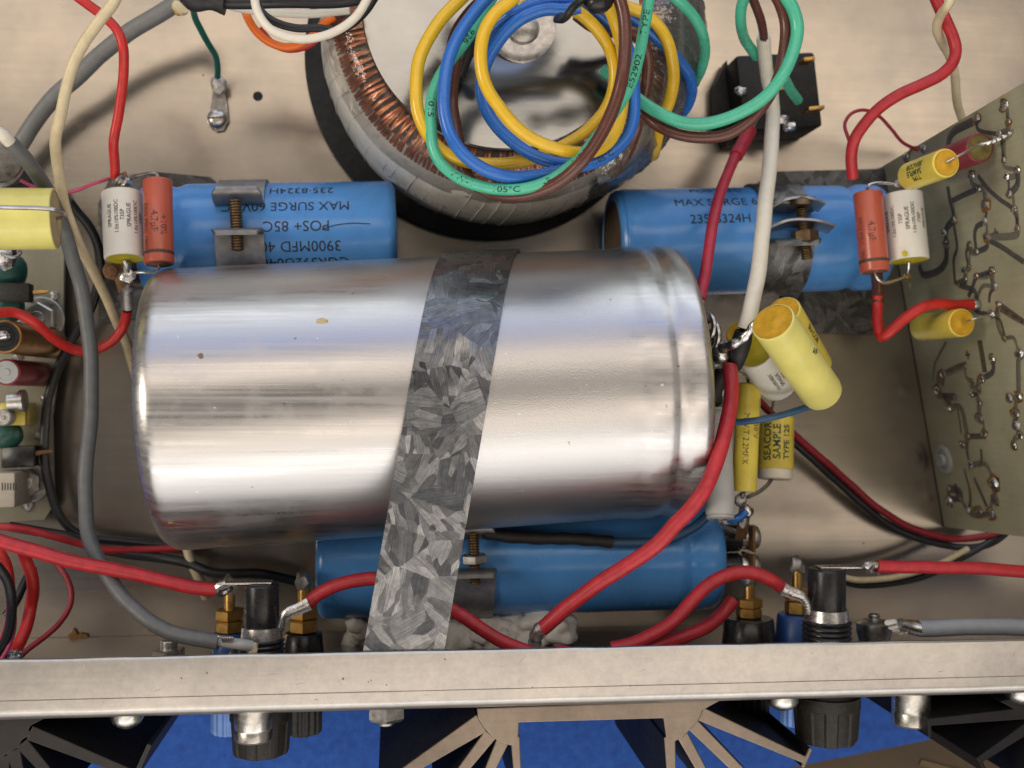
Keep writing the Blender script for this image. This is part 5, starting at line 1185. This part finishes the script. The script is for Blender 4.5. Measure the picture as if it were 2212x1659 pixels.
mk('panel_bolt', join(hexn(q - E2 * 3.5, q - E2 * .5, 4.4), cyl(q - E2 * .6, q + E2 * 1.8, 2.2, 0, .3), cyl(q - E2 * ((q - PF(0, 1.6, 40)).dot(E2)), q - E2 * 3.4, 2.2, 0, 0)), 'steel', label='dark hex nut behind the flange under the coaxial cable', cat='nut', angle=25)
mk('flux_smear', join(*[lump(U(160 + 6 * k, 1385 + 9 * k % 20, 1), 2.0, (1, 1.6, .1), .6, 80 + k) for k in range(4)]), 'flux', chassis)

# ================================================================== heat sinks outside the panel
def fin_box(P, Q, w0, w1, z0, z1, lip=None):
    """one fin seen from above, from P to Q (place points), extruded z0..z1"""
    P, Q = Vector((P.x, P.y, 0)), Vector((Q.x, Q.y, 0)); d = (Q - P).normalized(); n = Vector((-d.y, d.x, 0))
    poly = [P + n * w0 / 2, Q + n * w1 / 2]
    if lip: poly += [Q + n * (w1 / 2 + lip[0]), Q + d * lip[2] + n * (w1 / 2 + lip[0]), Q + d * lip[2] - n * (w1 / 2 + lip[1]), Q - n * (w1 / 2 + lip[1])] if lip[1] else [Q + n * (w1 / 2 + lip[0]), Q + d * lip[2] + n * (w1 / 2 + lip[0]), Q + d * lip[2] - n * w1 / 2]
    poly += [Q - n * w1 / 2, P - n * w0 / 2]
    poly = [p + UP * z0 for p in poly]
    return prism(poly, UP * (z1 - z0))
def extruded(name, vf, top, parent):
    bm = bmesh.new(); vs = [bm.verts.new(v) for v in vf[0]]
    for f in vf[1]: bm.faces.new([vs[i] for i in f])
    bmesh.ops.recalc_face_normals(bm, faces=bm.faces)
    zt = max(v.co.z for v in bm.verts)
    es = [e for e in bm.edges if all(abs(v.co.z - zt) < 1e-4 for v in e.verts)] + [e for e in bm.edges if abs(e.verts[0].co.z - e.verts[1].co.z) > 5]
    bmesh.ops.bevel(bm, geom=es, offset=.28, segments=2, affect='EDGES', profile=.5, clamp_overlap=True)
    bm.verts.index_update(); bm.faces.index_update()
    V = [v.co.copy() for v in bm.verts]; F = [[v.index for v in f.verts] for f in bm.faces]
    idx = [1 if f.normal.z > .3 else 0 for f in bm.faces]; bm.free()
    return mk(name, (V, F), (['black_anodised', top], idx), parent, smooth=False)
HZ = 74.0
def Z7(x, y): return U(594 + x * .5371, 1377 + y * .5371, HZ)
def Zl(x, y): return U(x * .3326, 1107 + y * .3326, HZ)
hs = thing('heat_sink', 'heat sink with bare tan fin edges under the middle of the flange', 'heat sink', Vector((Z7(1280, 320).x, Z7(1280, 320).y, 0)))
q = [Z7(812, 285), Z7(1800, 250), Z7(1722, 292), Z7(1716, 310), Z7(1700, 340), Z7(1662, 380), Z7(1640, 402), Z7(1608, 420), Z7(1575, 418), Z7(1562, 326), Z7(982, 343), Z7(978, 440), Z7(930, 432), Z7(885, 410), Z7(845, 370), Z7(815, 322)]
q = [Vector((p.x, p.y, 6)) for p in q]
extruded('spine', prism(q, UP * (HZ - 6)), 'cut_aluminium', hs)
def ext(P, Q, f): return P + (Q - P) * f
for (a, b, w0, w1, f, lip) in (((832, 345), (560, 520), 5.0, 2.0, 1.45, (2.2, 0, 1.1)), ((868, 390), (762, 525), 3.4, 1.9, 2.0, None), ((915, 420), (868, 525), 3.2, 1.9, 2.2, None), ((966, 400), (974, 525), 2.4, 1.6, 2.2, None),
                              ((1588, 400), (1594, 525), 3.0, 2.0, 2.2, None), ((1640, 395), (1712, 525), 3.0, 2.2, 2.1, None), ((1682, 352), (1856, 525), 3.4, 2.2, 1.9, None), ((1712, 308), (2128, 492), 3.6, 1.9, 1.0, (2.4, 1.0, 1.1))):
    P, Q = Z7(*a), Z7(*b); Q = ext(P, Q, f)
    extruded('fin', fin_box(P, Q, w0, w1, 6 + .01 * w0, HZ - .02, lip), 'cut_aluminium', hs)
hl = thing('heat_sink', 'dark heat sink with black fins under the flange at the left', 'heat sink', Vector((Zl(60, 1450).x, Zl(60, 1450).y, 0)))
q = [Zl(-260, 1330), Zl(330, 1318), Zl(200, 1385), Zl(185, 1410), Zl(210, 1440), Zl(140, 1480), Zl(120, 1530), Zl(70, 1550), Zl(0, 1600), Zl(-200, 1600)]
extruded('spine', prism([Vector((p.x, p.y, 6)) for p in q], UP * (HZ - 6)), 'dark_cut', hl)
for (a, b, w0, w1, f, lip) in (((190, 1432), (680, 1628), 3.6, 2.0, 1.38, (7.0, 0, 1.2)), ((140, 1500), (270, 1650), 3.2, 2.0, 2.2, None), ((80, 1545), (110, 1659), 3.4, 2.0, 2.2, None), ((10, 1585), (20, 1659), 3.4, 2.0, 2.2, None)):
    P, Q = Zl(*a), Zl(*b); extruded('fin', fin_box(P, ext(P, Q, f), w0, w1, 6 + .01 * w0, HZ - .02, lip), 'dark_cut', hl)
hr = thing('heat_sink', 'black heat sink under the flange at the lower right corner', 'heat sink', Vector((U(2150, 1560, 60).x, U(2150, 1560, 60).y, 0)))
q = [U(2290, 1490, HZ), U(2330, 1600, HZ), U(2240, 1560, HZ), U(2160, 1515, HZ)]
extruded('spine', prism([Vector((p.x, p.y, 6)) for p in q], UP * (HZ - 6)), 'black_anodised', hr)
for (a, b) in (((2230, 1540), (2012, 1560)), ((2240, 1560), (2120, 1640)), ((2260, 1580), (2230, 1690))):
    P, Q = U(a[0], a[1], HZ), U(b[0], b[1], HZ); extruded('fin', fin_box(P, Q, 3.2, 2.0, 6.05, HZ - .02, (3.0, 0, 1.1)), 'black_anodised', hr)

# ================================================================== dust and crumbs
V, F = [], []
for k in range(192):
    if k < 170: p = U(random.uniform(0, 2212), random.uniform(0, 1400), 0) + UP * .06
    else: p = PF(random.uniform(0, 290), random.uniform(3.2, 13.8), ZF + .16)
    if p.y < PF(150, 15, 0).y and k < 170: continue
    r = random.uniform(.05, .20) * (1.6 if k % 17 == 0 else 1); n = len(V)
    for i in range(5):
        a = i * 1.2566 + random.uniform(-.3, .3); V.append(p + Vector((math.cos(a) * r * random.uniform(.5, 1.3), math.sin(a) * r, random.uniform(0, .03))))
    V.append(p + UP * r * .5); F += [[n + i, n + (i + 1) % 5, n + 5] for i in range(5)]
mk('dust', (V, F), 'dust', chassis, kind='stuff', smooth=False)

# ================================================================== families of alike things
FAMILY = {'electrolytic_capacitor': 'blue electrolytic capacitors in clamps', 'film_capacitor': 'small film capacitors', 'lead_wire': 'transformer lead wires',
          'fuse_holder': 'fuse holders in the front panel', 'binding_post': 'binding posts in the front panel', 'phono_jack': 'phono jacks in the front panel',
          'heat_sink': 'heat sinks outside the front panel', 'panel_screw': 'domed screws under the flange', 'panel_bolt': 'hex nuts on the front panel', 'hookup_wire': 'loose hookup wires',
          'power_wire': 'power wires behind the front panel', 'mains_wire': 'mains wires at the top', 'signal_wire': 'thin signal wires', 'speaker_wire': 'twin pair wires',
          'supply_wire': 'rectifier supply wires', 'coaxial_cable': 'coaxial cables', 'circuit_board': 'circuit boards', 'silicone_glue': 'silicone glue blobs'}
for ob in scene.objects:
    if ob.parent is None and 'category' in ob:
        g = FAMILY.get(ob.name.split('.')[0])
        if g: ob['group'] = g
